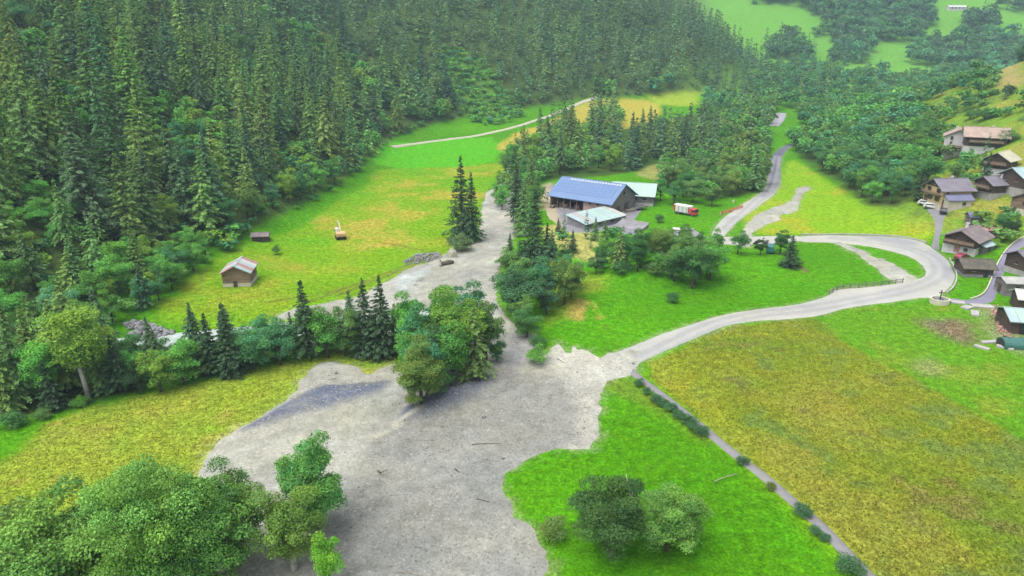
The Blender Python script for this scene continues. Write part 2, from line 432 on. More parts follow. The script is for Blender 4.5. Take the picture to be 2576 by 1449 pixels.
# duller grass below the village, bare trampled ground
rg = region([(2065, 798), (2130, 778), (2350, 758), (2700, 760), (2700, 1170), (2576, 1100), (2330, 962), (2200, 898), (2110, 850)], 1, 1)
paint((0.105, 0.26, 0.012), rg)
paint((0.22, 0.27, 0.035), rg*sstep(0.1, 0.5, n6+0.5*n20)*0.6)
paint((0.20, 0.15, 0.115), region([(2290, 800), (2400, 797), (2445, 815), (2465, 850), (2440, 868), (2380, 850), (2330, 828)], 2.5, 2)*0.9)
paint((0.25, 0.27, 0.13), region([(2300, 905), (2360, 900), (2365, 935), (2320, 945)], 2, 2)*0.6)
paint((0.30, 0.27, 0.18), region([(2440, 770), (2500, 768), (2590, 800), (2590, 905), (2500, 860), (2460, 800)], 2, 2)*0.65)
# lime meadow round the upper bend
lime = region([(1870, 500), (1960, 470), (1985, 390), (2060, 440), (2180, 515), (2260, 530), (2330, 520), (2350, 560), (2348, 615), (2250, 592), (2010, 588), (1870, 590)], 2, 1.5)
paint((0.19, 0.35, 0.012), lime)
paint((0.33, 0.33, 0.03), lime*sstep(0.05, 0.5, n20+0.3*n6)*0.7)
# knolls in the middle meadow
paint((0.40, 0.31, 0.09), region([(1440, 750), (1480, 752), (1530, 800), (1535, 830), (1500, 812), (1470, 815), (1430, 790)], 1.4, 2)*sstep(-0.35, 0.25, n2+n6)*0.9)
paint((0.28, 0.32, 0.05), region([(1410, 680), (1500, 690), (1520, 720), (1440, 760), (1400, 800), (1370, 830)], 3, 2)*0.6)
paint((0.42, 0.37, 0.14), region([(1370, 560), (1470, 575), (1530, 600), (1545, 640), (1490, 660), (1420, 640), (1360, 600)], 2, 2)*0.85)
paint((0.40, 0.34, 0.22), region([(1350, 470), (1398, 455), (1395, 530), (1355, 528)], 2, 1)*0.9)
paint((0.22, 0.19, 0.05), region([(1480, 950), (1610, 960), (1790, 1095), (1770, 1110), (1700, 1060)], 2, 2)*0.4)
# wooded slopes, scrub, right hill, far meadows
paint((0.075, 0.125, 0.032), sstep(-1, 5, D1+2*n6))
scrub = region([(1095, 120), (1180, 130), (1260, 210), (1330, 290), (1240, 320), (1180, 300), (1120, 220)], 6, 4)
paint((0.11, 0.25, 0.03), scrub*sstep(0, 3, D1)*0.8)
paint((0.165, 0.265, 0.03), sstep(2, 14, D2)*0.85)
paint((0.29, 0.265, 0.06), sstep(2, 14, D2)*sstep(-0.05, 0.4, n20+0.5*n6)*0.8)
paint((0.10, 0.17, 0.035), sstep(2, 14, D2)*sstep(0.05, 0.4, -n20+0.6*n6)*0.7)
paint((0.34, 0.27, 0.12), region([(2480, 185), (2560, 180), (2590, 215), (2500, 225)], 4, 3)*0.9)
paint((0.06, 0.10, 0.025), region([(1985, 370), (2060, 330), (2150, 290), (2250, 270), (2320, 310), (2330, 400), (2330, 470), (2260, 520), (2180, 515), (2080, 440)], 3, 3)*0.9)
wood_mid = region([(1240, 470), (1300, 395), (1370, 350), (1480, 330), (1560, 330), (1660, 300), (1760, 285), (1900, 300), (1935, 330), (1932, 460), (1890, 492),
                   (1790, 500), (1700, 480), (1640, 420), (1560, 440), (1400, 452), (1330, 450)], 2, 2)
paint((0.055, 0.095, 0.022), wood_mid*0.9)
paint((0.26, 0.27, 0.09), region([(1590, 440), (1640, 412), (1700, 412), (1715, 440), (1660, 455)], 2, 1)*0.9)
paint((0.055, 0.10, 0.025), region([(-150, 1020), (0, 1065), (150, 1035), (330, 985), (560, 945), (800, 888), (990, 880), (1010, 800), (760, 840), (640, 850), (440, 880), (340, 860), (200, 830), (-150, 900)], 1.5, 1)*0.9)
paint((0.14, 0.34, 0.05), sstep(480, 560, gy)*sstep(-40, -5, -D1)*0.8)
# tracks left by the digger, ruts across the meadow
ruts = np.minimum.reduce([line_dist(gx, gy, pline(q)) for q in (
    [(1112, 640), (1060, 655), (960, 690), (850, 735), (760, 762)], [(1108, 648), (1040, 668), (950, 702), (850, 745)],
    [(1100, 636), (1040, 625), (960, 610)], [(660, 760), (800, 742), (900, 715)])])
paint((0.16, 0.17, 0.04), (1-sstep(0.25, 0.8, ruts+0.4*n2))*0.75)
paint((0.25, 0.25, 0.21), region([(2078, 742), (2110, 722), (2265, 716), (2265, 722), (2110, 733), (2090, 748)], 0.5, 0.5)*0.8)
paint((0.20, 0.14, 0.08), (1-sstep(0.2, 0.7, line_dist(gx, gy, pline([(1985, 662), (2015, 670), (2030, 685)]))+0.5*n2))*0.8)

idx = np.arange(NXg*NYg).reshape(NYg, NXg)
QF = np.stack([idx[:-1, :-1], idx[:-1, 1:], idx[1:, 1:], idx[1:, :-1]], -1).reshape(-1, 4)

def sheet(name, s, slope, top, m, colour, lift=None, low=-0.45):
    """a layer lying on the land: as thick as top inside, dipping under the grass at its edge"""
    keep = (s > -1.4)
    fk = keep[QF].any(1); F = QF[fk]
    used = np.unique(F); remap = np.zeros(len(gx), np.int32); remap[used] = np.arange(len(used))
    h = np.clip(slope*s[used], low, top)
    if lift is not None: h = h+lift[used]*sstep(0, 3, s[used])
    V = np.stack([gx[used], gy[used], gzv[used]+h], 1)
    o = mobj(name, np_mesh(name, V, remap[F], m, colour[used]*0.71, True))
    return tag(o, kind='structure')

# flood mud: grey silt, bluish gravel bars, pale crusts
s_mud = np.maximum(sdf(gx, gy, fan, 12), sdf(gx, gy, channel, 12))
s_mud = np.maximum(s_mud, union([strip1, strip2, bank_mud]))
finger = sdf(gx, gy, poly([(1360, 860), (1560, 860), (1600, 890), (1560, 910), (1380, 905)]), 6)
n1 = vnoise(gx*0.95, gy*0.95, 88)
s_mud = s_mud + 0.45*n6 + 0.7*n2 + 0.5*n1 + np.where(finger > -4, 2.2*vnoise(gx*1.1, gy*0.35, 5), 0)*sstep(-4, -1, finger)
mudc = np.tile([0.34, 0.34, 0.292], (len(gx), 1))
def paint_on(base, c, w):
    w = np.clip(w, 0, 1)[:, None]; return base*(1-w)+np.asarray(c)*w
gravel_w = region([(1150, 960), (1320, 935), (1500, 960), (1505, 1090), (1380, 1130), (1265, 1200), (1290, 1290), (1375, 1390), (1360, 1700), (840, 1700), (870, 1300), (930, 1120), (1040, 1040)], 2.5, 3)
mudc = paint_on(mudc, (0.242, 0.244, 0.222), gravel_w*(0.9+0.5*n6))
blue_w = region([(985, 962), (960, 990), (860, 1030), (740, 1052), (650, 1085), (600, 1090), (640, 1055), (740, 1005), (800, 985), (900, 970)], 0.8, 1.0)
blue_w = np.maximum(blue_w, region([(1130, 985), (1230, 960), (1180, 1010), (1080, 1050), (990, 1080), (1010, 1040), (1060, 1010)], 1.2, 1.2))
mudc = paint_on(mudc, (0.115, 0.130, 0.178), blue_w*(0.88+0.5*n2))
mudc = paint_on(mudc, (0.31, 0.312, 0.258), region([(985, 985), (1030, 1000), (960, 1060), (880, 1110), (740, 1100), (700, 1090), (820, 1040)], 1.5, 1.5)*0.8)
mudc = paint_on(mudc, (0.42, 0.41, 0.35), region([(1360, 860), (1600, 880), (1590, 945), (1519, 956), (1510, 1110), (1470, 1120), (1440, 1000), (1400, 940)], 1.5, 1.5)*0.75)
mudc = paint_on(mudc, (0.27, 0.265, 0.27), region([(1290, 845), (1340, 842), (1335, 900), (1290, 950), (1250, 940)], 1.5, 1)*0.8)
mudc = paint_on(mudc, (0.40, 0.44, 0.42), region([(985, 705), (1060, 675), (1110, 665), (1060, 700), (1010, 745)], 1.2, 1)*0.8)
mudc = paint_on(mudc, (0.40, 0.39, 0.345), region([(1262, 466), (1300, 560), (1260, 600), (1212, 560), (1212, 515), (1230, 480)], 1.5, 1)*0.7)
stream = fbm(gx*.75+gy*.45, (gx*.5-gy*.85)*3.2, 14, 131, 3)
mudc *= (1+0.16*n20+0.14*n6+0.20*stream+0.10*n2)[:, None]
mudc = paint_on(mudc, (0.41, 0.40, 0.31), (1-sstep(0.2, 0.9, line_dist(gx, gy, pline([(1062, 1035), (1020, 1060), (980, 1085), (930, 1110)]))+0.8*n2))*0.8)
mudc = paint_on(mudc, (0.17, 0.165, 0.15), (1-sstep(0.1, 0.6, line_dist(gx, gy, pline([(1110, 1085), (1080, 1120), (1040, 1150), (1000, 1175), (960, 1200)]))+0.9*n2))*0.5)
flow = 0.05*np.sin(gx*0.9-gy*1.5+4*n20)+0.22*n6+0.10*n2+0.55*blue_w+0.5*fbm(gx*.45+gy*.55, (gx-gy)*1.6, 9, 123, 2)*gravel_w
flow = np.maximum(flow, -0.16)
mud_flow = sheet('mud_flow', s_mud, 0.33, 0.30, M_MUD, mudc, flow)

# roads: asphalt, mostly under a film of silt
s_road = union([roadA, roadB, roadC, roadD])+0.15*n2+0.35*n6*sstep(0, 1, np.maximum(sdf(gx, gy, roadA, 8), sdf(gx, gy, roadB, 8))+6)
roadc = np.tile([0.41, 0.405, 0.365], (len(gx), 1))
clean = sdf(gx, gy, poly([(1905, 500), (1960, 475), (1975, 420), (2010, 350), (1920, 370), (1915, 460)]), 30)
roadc = paint_on(roadc, (0.135, 0.137, 0.175), sstep(-5, 5, clean+2*n6))
wheel = np.minimum(line_dist(gx, gy, pline([(1560, 930), (1700, 860), (1840, 800), (2060, 775), (2250, 738), (2330, 715), (2372, 690), (2350, 645), (2240, 612), (2100, 600)])),
                   line_dist(gx, gy, pline([(1830, 575), (1880, 530), (1935, 480), (1948, 430), (1955, 395)])))
roadc = paint_on(roadc, (0.30, 0.30, 0.30), (1-sstep(0.3, 1.1, np.abs(wheel-1.1)+0.5*n2))*0.7)
roadc = paint_on(roadc, (0.29, 0.29, 0.315), region([(2330, 620), (2390, 655), (2402, 700), (2385, 725), (2372, 690), (2350, 650)], 1, 1)*0.6)
roadc = paint_on(roadc, (0.24, 0.24, 0.28), region([(2140, 593), (2250, 596), (2320, 612), (2300, 622), (2200, 604)], 1, .6)*0.6)
roadc = paint_on(roadc, (0.25, 0.25, 0.27), (1-sstep(0.1, 0.45, line_dist(gx, gy, pline([(1430, 985), (1470, 962), (1510, 945), (1560, 938), (1590, 925)]))+0.25*n2))*0.6)
roadc *= (1+0.10*n20+0.08*n6)[:, None]
# silt splashed over the verge grass
edge = np.maximum(s_mud, s_road)
paint((0.30, 0.31, 0.20), sstep(-1.3, -0.1, edge+1.1*n2+0.9*n1)*0.35)
col *= np.array([0.69, 0.70, 0.62])
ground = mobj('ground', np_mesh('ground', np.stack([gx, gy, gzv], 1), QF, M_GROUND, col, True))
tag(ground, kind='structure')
road = sheet('road', s_road, 0.22, 0.13, M_ROAD, roadc)

vr = sdf(gx, gy, village_road, 8)
village_lane = sheet('village_lane', vr, 0.22, 0.11, M_ROAD, np.tile([0.225, 0.215, 0.285], (len(gx), 1))*(1+0.1*n6)[:, None])
dw = union([driveway, house_yard], 8)
drive = sheet('driveway', dw, 0.22, 0.08, M_ROAD, np.tile([0.225, 0.22, 0.235], (len(gx), 1))*(1+0.12*n6)[:, None])
yd = sdf(gx, gy, yard, 8)+0.5*n6
farm_yard = sheet('farm_yard', yd, 0.22, 0.07, M_ROAD, paint_on(np.tile([0.24, 0.235, 0.26], (len(gx), 1)), (0.42, 0.36, 0.24), sstep(0, 3, -(gx-16)))*(1+0.12*n6)[:, None])

# narrow paved path: a ribbon with its own edges
def ribbon(name, line, half, lift, m, c, z_drop=0.25):
    P = np.array(line); seg = np.linalg.norm(np.diff(P, axis=0), axis=1); L = np.r_[0, np.cumsum(seg)]
    t = np.arange(0, L[-1], 0.6); x = np.interp(t, L, P[:, 0]); y = np.interp(t, L, P[:, 1])
    dx, dy = np.gradient(x), np.gradient(y); k = np.hypot(dx, dy); nx, ny = -dy/k, dx/k
    w = half*(1+0.10*vnoise(t*0.4, t*0, 3))
    rows = []
    for a, dz in ((-1.25, -z_drop), (-1, lift), (-0.33, lift+0.02), (0.33, lift+0.02), (1, lift), (1.25, -z_drop)):
        X, Y = x+nx*w*a, y+ny*w*a; rows.append(np.stack([X, Y, ground_z(X, Y)+dz], 1))
    V = np.stack(rows, 1).reshape(-1, 3); n = len(t)
    F = np.array([(i*6+j, i*6+j+1, (i+1)*6+j+1, (i+1)*6+j) for i in range(n-1) for j in range(5)])
    o = mobj(name, np_mesh(name, V, F, m, np.tile(np.array(c)*0.71, (len(V), 1)), True)); return tag(o, kind='structure')
paved_path = ribbon('paved_path', asphalt_path, 0.68, 0.09, M_ROAD, (0.235, 0.232, 0.235))

dirt_track = ribbon('dirt_track', track, 1.25, 0.30, M_ROAD, (0.46, 0.43, 0.34), 0.5)
upper_road = ribbon('upper_road', upper_bend, 2.6, 0.30, M_ROAD, (0.36, 0.35, 0.38), 0.5)

# the stream, milky with glacial silt
m_w, n_, l_, o_ = nodes_of('silty_water')
b_ = n_.new('ShaderNodeBsdfPrincipled'); b_.inputs['Roughness'].default_value = 0.22
tc_ = n_.new('ShaderNodeTexCoord'); f_ = noise(n_, l_, 0.8, 5, 0.7, tc_.outputs['Object'])
l_.new(ramp(n_, l_, f_, [(0.35, (0.25, 0.31, 0.28)), (0.62, (0.34, 0.39, 0.36)), (0.72, (0.54, 0.56, 0.55))]), b_.inputs['Base Color'])
bp_ = n_.new('ShaderNodeBump'); bp_.inputs['Distance'].default_value = 0.15; l_.new(f_, bp_.inputs['Height']); l_.new(bp_.outputs[0], b_.inputs['Normal'])
l_.new(b_.outputs[0], o_.inputs[0])
rs = 5.0-line_dist(gx, gy, RIVER)
fk = (rs > -1)[QF].any(1); F_ = QF[fk]; used = np.unique(F_); rm = np.zeros(len(gx), np.int32); rm[used] = np.arange(len(used))
base = ground_z(gx[used], gy[used]); dist_ = line_dist(gx[used], gy[used], RIVER)
river = mobj('river', np_mesh('river', np.stack([gx[used], gy[used], base+1.7*np.exp(-(dist_/5)**2)-0.95+0.06*n2[used]], 1), rm[F_], m_w, None, True))
tag(river, kind='structure')
# ------------------------------------------------------------------ trees
def quads_to_mesh(name, Q, C, m):
    """Q (n,4,3) corner points, C (n,3) colours"""
    n = len(Q); V = Q.reshape(-1, 3); F = np.arange(4*n).reshape(n, 4)
    return np_mesh(name, V, F, m, np.repeat(C, 4, 0))

def spruce_quads(rs, h=20.0, whorls=30, nb=8, per=48, size=0.46, rmax=0.17, droop=0.25, ragged=0.25, start=0.09):
    """small needle sprays hung along drooping branches"""
    base = np.array([0.142, 0.240, 0.112]); lop, lopa, gap = rs.uniform(.05, .3), rs.uniform(0, 6.28), rs.uniform(0, 9)
    P, N, C, S = [], [], [], []
    for w in range(whorls):
        t = min(max((w+rs.uniform(-.3, .3))/whorls, 0), 0.985)
        z = h*(start+(1-start)*t)
        R = h*rmax*((1-t)**0.95)*(0.62+0.38*min(1, t*7+0.25))+0.08
        n = max(4, int(nb*(1-0.35*t)+rs.uniform(-.5, .5))); a0 = rs.uniform(0, 6.28); tw = 1+rs.uniform(-.10, .10)
        for b in range(n):
            if rs.rand() < 0.05: continue
            a = a0+6.2832*b/n+rs.uniform(-.45, .45)
            L = R*(1+rs.uniform(-ragged, ragged))*(1+lop*math.cos(a-lopa))*(.72 if math.sin(z*1.7+gap)+math.sin(2*a+z*.5) > 1.35 else 1.0)
            zb = z+h*(1-start)/whorls*rs.uniform(-.75, .75); k = max(4, int(per*(.35+.65*L/(h*rmax))))
            s = 0.10+0.95*rs.rand(k)**0.75; wd = (0.17*L+0.16)*(1.15-0.75*s); lat = rs.uniform(-1, 1, k)*wd
            r = L*s; rise = 0.5*(t-0.45)
            zz = zb+r*rise-droop*L*s*s*1.1+0.10*L*s**4-np.abs(lat)*.35-rs.rand(k)**2*(0.10*L+.08)
            ca, sa = math.cos(a), math.sin(a)
            P.append(np.stack([ca*r-sa*lat, sa*r+ca*lat, zz], 1))
            N.append(np.stack([np.full(k, ca*.45), np.full(k, sa*.45), np.full(k, .75)], 1))
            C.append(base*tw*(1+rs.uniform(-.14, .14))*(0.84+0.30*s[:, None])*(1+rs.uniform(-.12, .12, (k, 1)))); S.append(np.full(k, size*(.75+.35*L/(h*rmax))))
    P, N, C, S = (np.concatenate(q) for q in (P, N, C, S)); n = len(P)
    N = N+rs.normal(size=(n, 3))*.38; N /= np.linalg.norm(N, axis=1)[:, None]
    out = P*np.array([1, 1, 0]); out /= np.linalg.norm(out, axis=1)[:, None]+1e-6; out = out+np.array([0, 0, -.35])+rs.normal(size=(n, 3))*.35
    T = out-N*(out*N).sum(1)[:, None]; T /= np.linalg.norm(T, axis=1)[:, None]; B = np.cross(N, T)
    sx = (S*rs.uniform(.7, 1.35, n))[:, None]; sy = sx*rs.uniform(.4, .65, n)[:, None]
    Q = np.stack([P-T*sx*.5, P-B*sy*.5+T*sx*.1, P+T*sx*.6, P+B*sy*.5+T*sx*.1], 1)
    tip = np.array([[[-.07, 0, h*.93], [.07, 0, h*.93], [.03, .02, h*1.02], [-.03, .02, h*1.02]]])
    return np.concatenate([Q, tip]), np.concatenate([C, [base*1.1]])

def crown_quads(rs, h=12.0, n=2600, size=0.5, shape=(0.33, 0.33, 0.46), cz=0.50, lobes=22, lobe_r=0.46, base=(0.125, 0.222, 0.086), droop=0.0, sparse=0.0, spread=0.90):
    """leaf clumps on the skins of many uneven lobes"""
    S = np.array(shape)*h; c0 = np.array([0, 0, cz*h]); L = []
    for i in range(lobes):
        d = rs.normal(size=3); d /= np.linalg.norm(d); d[2] = d[2]*0.9+0.10
        r = rs.uniform(0.35, spread) if i else 0.0
        c = c0+d*S*r; k = lobe_r*min(S)*rs.uniform(0.62, 1.25)*(1.25-0.35*r)
        L.append((c, k, rs.uniform(0.80, 1.20), rs.uniform(-.10, .10)))
    W = np.array([k*k for _, k, _, _ in L]); W /= W.sum()
    pick = rs.choice(len(L), n, p=W)
    cen = np.array([L[i][0] for i in range(len(L))])[pick]; rad = np.array([L[i][1] for i in range(len(L))])[pick]
    ton = np.array([L[i][2] for i in range(len(L))])[pick]; hue = np.array([L[i][3] for i in range(len(L))])[pick]
    d = rs.normal(size=(n, 3)); d /= np.linalg.norm(d, axis=1)[:, None]
    d[:, 2] = np.where(d[:, 2] < -0.35, -d[:, 2]*rs.uniform(0.2, 1, n), d[:, 2])
    rr = rad*(1-0.42*rs.rand(n)**2)*(1+0.10*rs.normal(size=n))
    P = cen+d*rr[:, None]*np.array([1, 1, 0.86])
    if droop: P[:, 2] -= droop*rs.rand(n)**2*rad
    if sparse:
        keep = vnoise(P[:, 0]*0.8+P[:, 2]*.3, P[:, 1]*0.8+P[:, 2]*0.7, 9)+0.5 > sparse*0.6
        P, d, ton, hue = P[keep], d[keep], ton[keep], hue[keep]; n = len(P)
    N = d*0.75+rs.normal(size=(n, 3))*0.55+np.array([0, 0, 0.35]); N /= np.linalg.norm(N, axis=1)[:, None]
    T = np.cross(N, rs.normal(size=(n, 3))); T /= np.linalg.norm(T, axis=1)[:, None]; B = np.cross(N, T)
    sx = size*rs.uniform(0.55, 1.25, n)[:, None]; sy = sx*rs.uniform(0.55, 0.95, n)[:, None]
    fold = N*sx*rs.uniform(-.25, .25, n)[:, None]
    Q = np.stack([P-T*sx*.5, P-B*sy*.5+fold, P+T*sx*.5, P+B*sy*.5+fold], 1)
    b = np.array(base)
    C = b[None]*ton[:, None]*(1+rs.uniform(-.26, .26, (n, 1)))
    C = C*np.stack([1+hue*1.3, 1+hue*.3, 1-hue], 1)
    return Q, np.clip(C, 0.004, 1), L

def trunk_spruce(rs, h, r):
    mb = MB(); mb.tube([(0, 0, -1.2), (0, 0, h*.3), (rs.uniform(-.1, .1), 0, h*.7), (0, 0, h*.98)], [r*1.15, r*.85, r*.4, 0.02], 7)
    for k in range(9):
        z = h*rs.uniform(.05, .35); a = rs.uniform(0, 6.28); L = h*rs.uniform(.03, .075)
        mb.tube([(0, 0, z), (math.cos(a)*L, math.sin(a)*L, z-L*.2)], [0.045, 0.012], 4)
    return mb
def trunk_leafy(rs, h, r, L, split=0.28, lean=0.0):
    mb = MB(); fork = Vector((rs.uniform(-.3, .3), rs.uniform(-.3, .3), h*split))
    mb.tube([(0, 0, -1.2), (fork.x*.4, fork.y*.4, h*split*.5), tuple(fork)], [r*1.25, r, r*.85], 8)
    for c, k, _, _ in sorted(L, key=lambda q: -q[1])[:9]:
        c = Vector(c); mid = fork.lerp(c, .5)+Vector((rs.uniform(-.3, .3), rs.uniform(-.3, .3), h*.03))
        mb.tube([tuple(fork-Vector((0, 0, .1))), tuple(mid), tuple(c)], [r*.55, r*.3, r*.10], 5)
    return mb

class Proto: pass
def make_spruce(seed, h, kw, nm='needles', bark=None):
    rs = np.random.RandomState(seed); p = Proto(); p.h = h
    p.Q, p.C = spruce_quads(rs, h, **kw)
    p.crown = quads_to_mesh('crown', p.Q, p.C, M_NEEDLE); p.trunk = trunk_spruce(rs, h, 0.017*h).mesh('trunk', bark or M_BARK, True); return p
def make_leafy(seed, h, r=0.02, bark=None, split=0.28, **kw):
    rs = np.random.RandomState(seed); p = Proto(); p.h = h
    p.Q, p.C, L = crown_quads(rs, h, **kw)
    p.crown = quads_to_mesh('crown', p.Q, p.C, M_LEAF); p.trunk = trunk_leafy(rs, h, r*h, L, split).mesh('trunk', bark or M_BARK, True); return p

SPR = [make_spruce(11+i, 20, dict(whorls=[32, 30, 34, 28, 32, 30, 26, 32, 28, 30][i], nb=[9, 8, 9, 8, 9, 8, 7, 9, 8, 8][i], rmax=[.19, .165, .205, .15, .18, .17, .14, .22, .20, .185][i], droop=[.25, .35, .2, .4, .3, .28, .5, .18, .45, .3][i], ragged=[.26, .3, .22, .4, .26, .34, .5, .25, .38, .3][i], start=[.06, .12, .05, .2, .08, .15, .3, .04, .1, .24][i])) for i in range(10)]
SPR_OLIVE = [make_spruce(31+i, 20, dict(whorls=26, nb=7, rmax=.155, droop=.6, ragged=.4, start=.16, size=.46)) for i in range(2)]
LFY = [make_leafy(51+i, 12, lobes=[24, 30, 22, 28, 26][i], n=8000, size=.31, lobe_r=[.42, .38, .38, .46, .40][i], spread=1.0, shape=[(.29, .31, .45), (.27, .30, .46), (.35, .32, .42), (.22, .23, .47), (.31, .29, .45)][i]) for i in range(5)]
LARGE = [make_leafy(71, 14, n=62000, size=.19, lobes=90, lobe_r=.26, shape=(.40, .38, .42), cz=.48, spread=1.02),
         make_leafy(72, 13, n=26000, size=.20, lobes=56, lobe_r=.36, shape=(.22, .22, .47), cz=.47, spread=.98),
         make_leafy(73, 12, n=20000, size=.17, lobes=46, lobe_r=.34, shape=(.23, .21, .47), cz=.47, spread=1.0, bark=M_PALEBARK, sparse=.38, droop=.5, base=(.125, .21, .075)),
         make_leafy(74, 10, n=30000, size=.19, lobes=70, lobe_r=.30, shape=(.38, .36, .42), cz=.48, spread=1.05)]
BUSH = [make_leafy(91+i, 3, n=3600, size=.14, lobes=20, shape=(.50, .50, .44), cz=.42, split=.12, r=.018) for i in range(3)]
TALL = [make_leafy(95+i, 18, n=11000, size=.28, lobes=38, lobe_r=.48, shape=(.17, .17, .40), cz=.60, split=.34, r=.014, bark=M_PALEBARK) for i in range(2)]
rs_lod = np.random.RandomState(5)
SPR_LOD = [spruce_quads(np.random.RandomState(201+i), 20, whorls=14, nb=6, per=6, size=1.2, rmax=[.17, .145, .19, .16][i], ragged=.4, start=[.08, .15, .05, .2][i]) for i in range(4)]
LFY_LOD = [crown_quads(np.random.RandomState(221+i), 12, n=280, size=1.45, lobes=15, shape=(.36, .36, .46))[:2] for i in range(4)]

LOW_LOD = [crown_quads(np.random.RandomState(241+i), 4, n=170, size=.75, lobes=9, shape=(.62, .62, .42), cz=.40)[:2] for i in range(4)]
N_TREES = 0
def tree(p, x, y, h, rz, tone, name, label, cat='tree', group=None, wide=1.0, tilt=(0, 0), sink=0.0):
    global N_TREES
    N_TREES += 1; k = h/p.h
    r = thing(name, (x, y, gz(x, y)-sink), rz, label, cat, group, tilt); r.scale = (k*wide, k*wide, k)
    c = mobj('crown', p.crown, r); c.color = (*tone, 1); mobj('trunk', p.trunk, r); return r
rnd = random.Random(7)
class Tone(tuple): name = 'green'
def tone_of(c, j=0.10):
    k = 1+rnd.uniform(-j, j); t = Tone((c[0]*k*(1+rnd.uniform(-j, j)*.6), c[1]*k, c[2]*k*(1+rnd.uniform(-j, j)*.6))); t.name = getattr(c, 'name', 'green'); return t
def tree_px(p, u, vb, vt, tone, name, label, group=None, wide=1.0, cat='tree', tilt=(0, 0), rz=None):
    x, y = at(u, vb); h = max(1.0, top_z(x, y, vt))
    return tree(p, x, y, h, rnd.uniform(0, 6.28) if rz is None else rz, tone, name, label, cat, group, wide, tilt)

# tones multiply the leaf colour of the kind
def T(name, *c): t = Tone(c); t.name = name; return t
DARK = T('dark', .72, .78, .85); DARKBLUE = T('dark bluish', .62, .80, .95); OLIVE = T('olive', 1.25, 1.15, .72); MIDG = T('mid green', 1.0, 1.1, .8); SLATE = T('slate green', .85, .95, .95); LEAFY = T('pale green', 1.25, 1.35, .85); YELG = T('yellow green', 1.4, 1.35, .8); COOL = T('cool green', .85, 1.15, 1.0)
BR = T('bright', 1.15, 1.55, .75); BLUEG = T('blue green', .70, 1.10, 1.25); YEL = T('yellowish', 1.5, 1.5, .65); GREY = T('greyish', 1.1, 1.0, 1.2); DEEP = T('deep green', .65, .95, .75); FRESH = T('fresh green', 1.0, 1.5, .8)

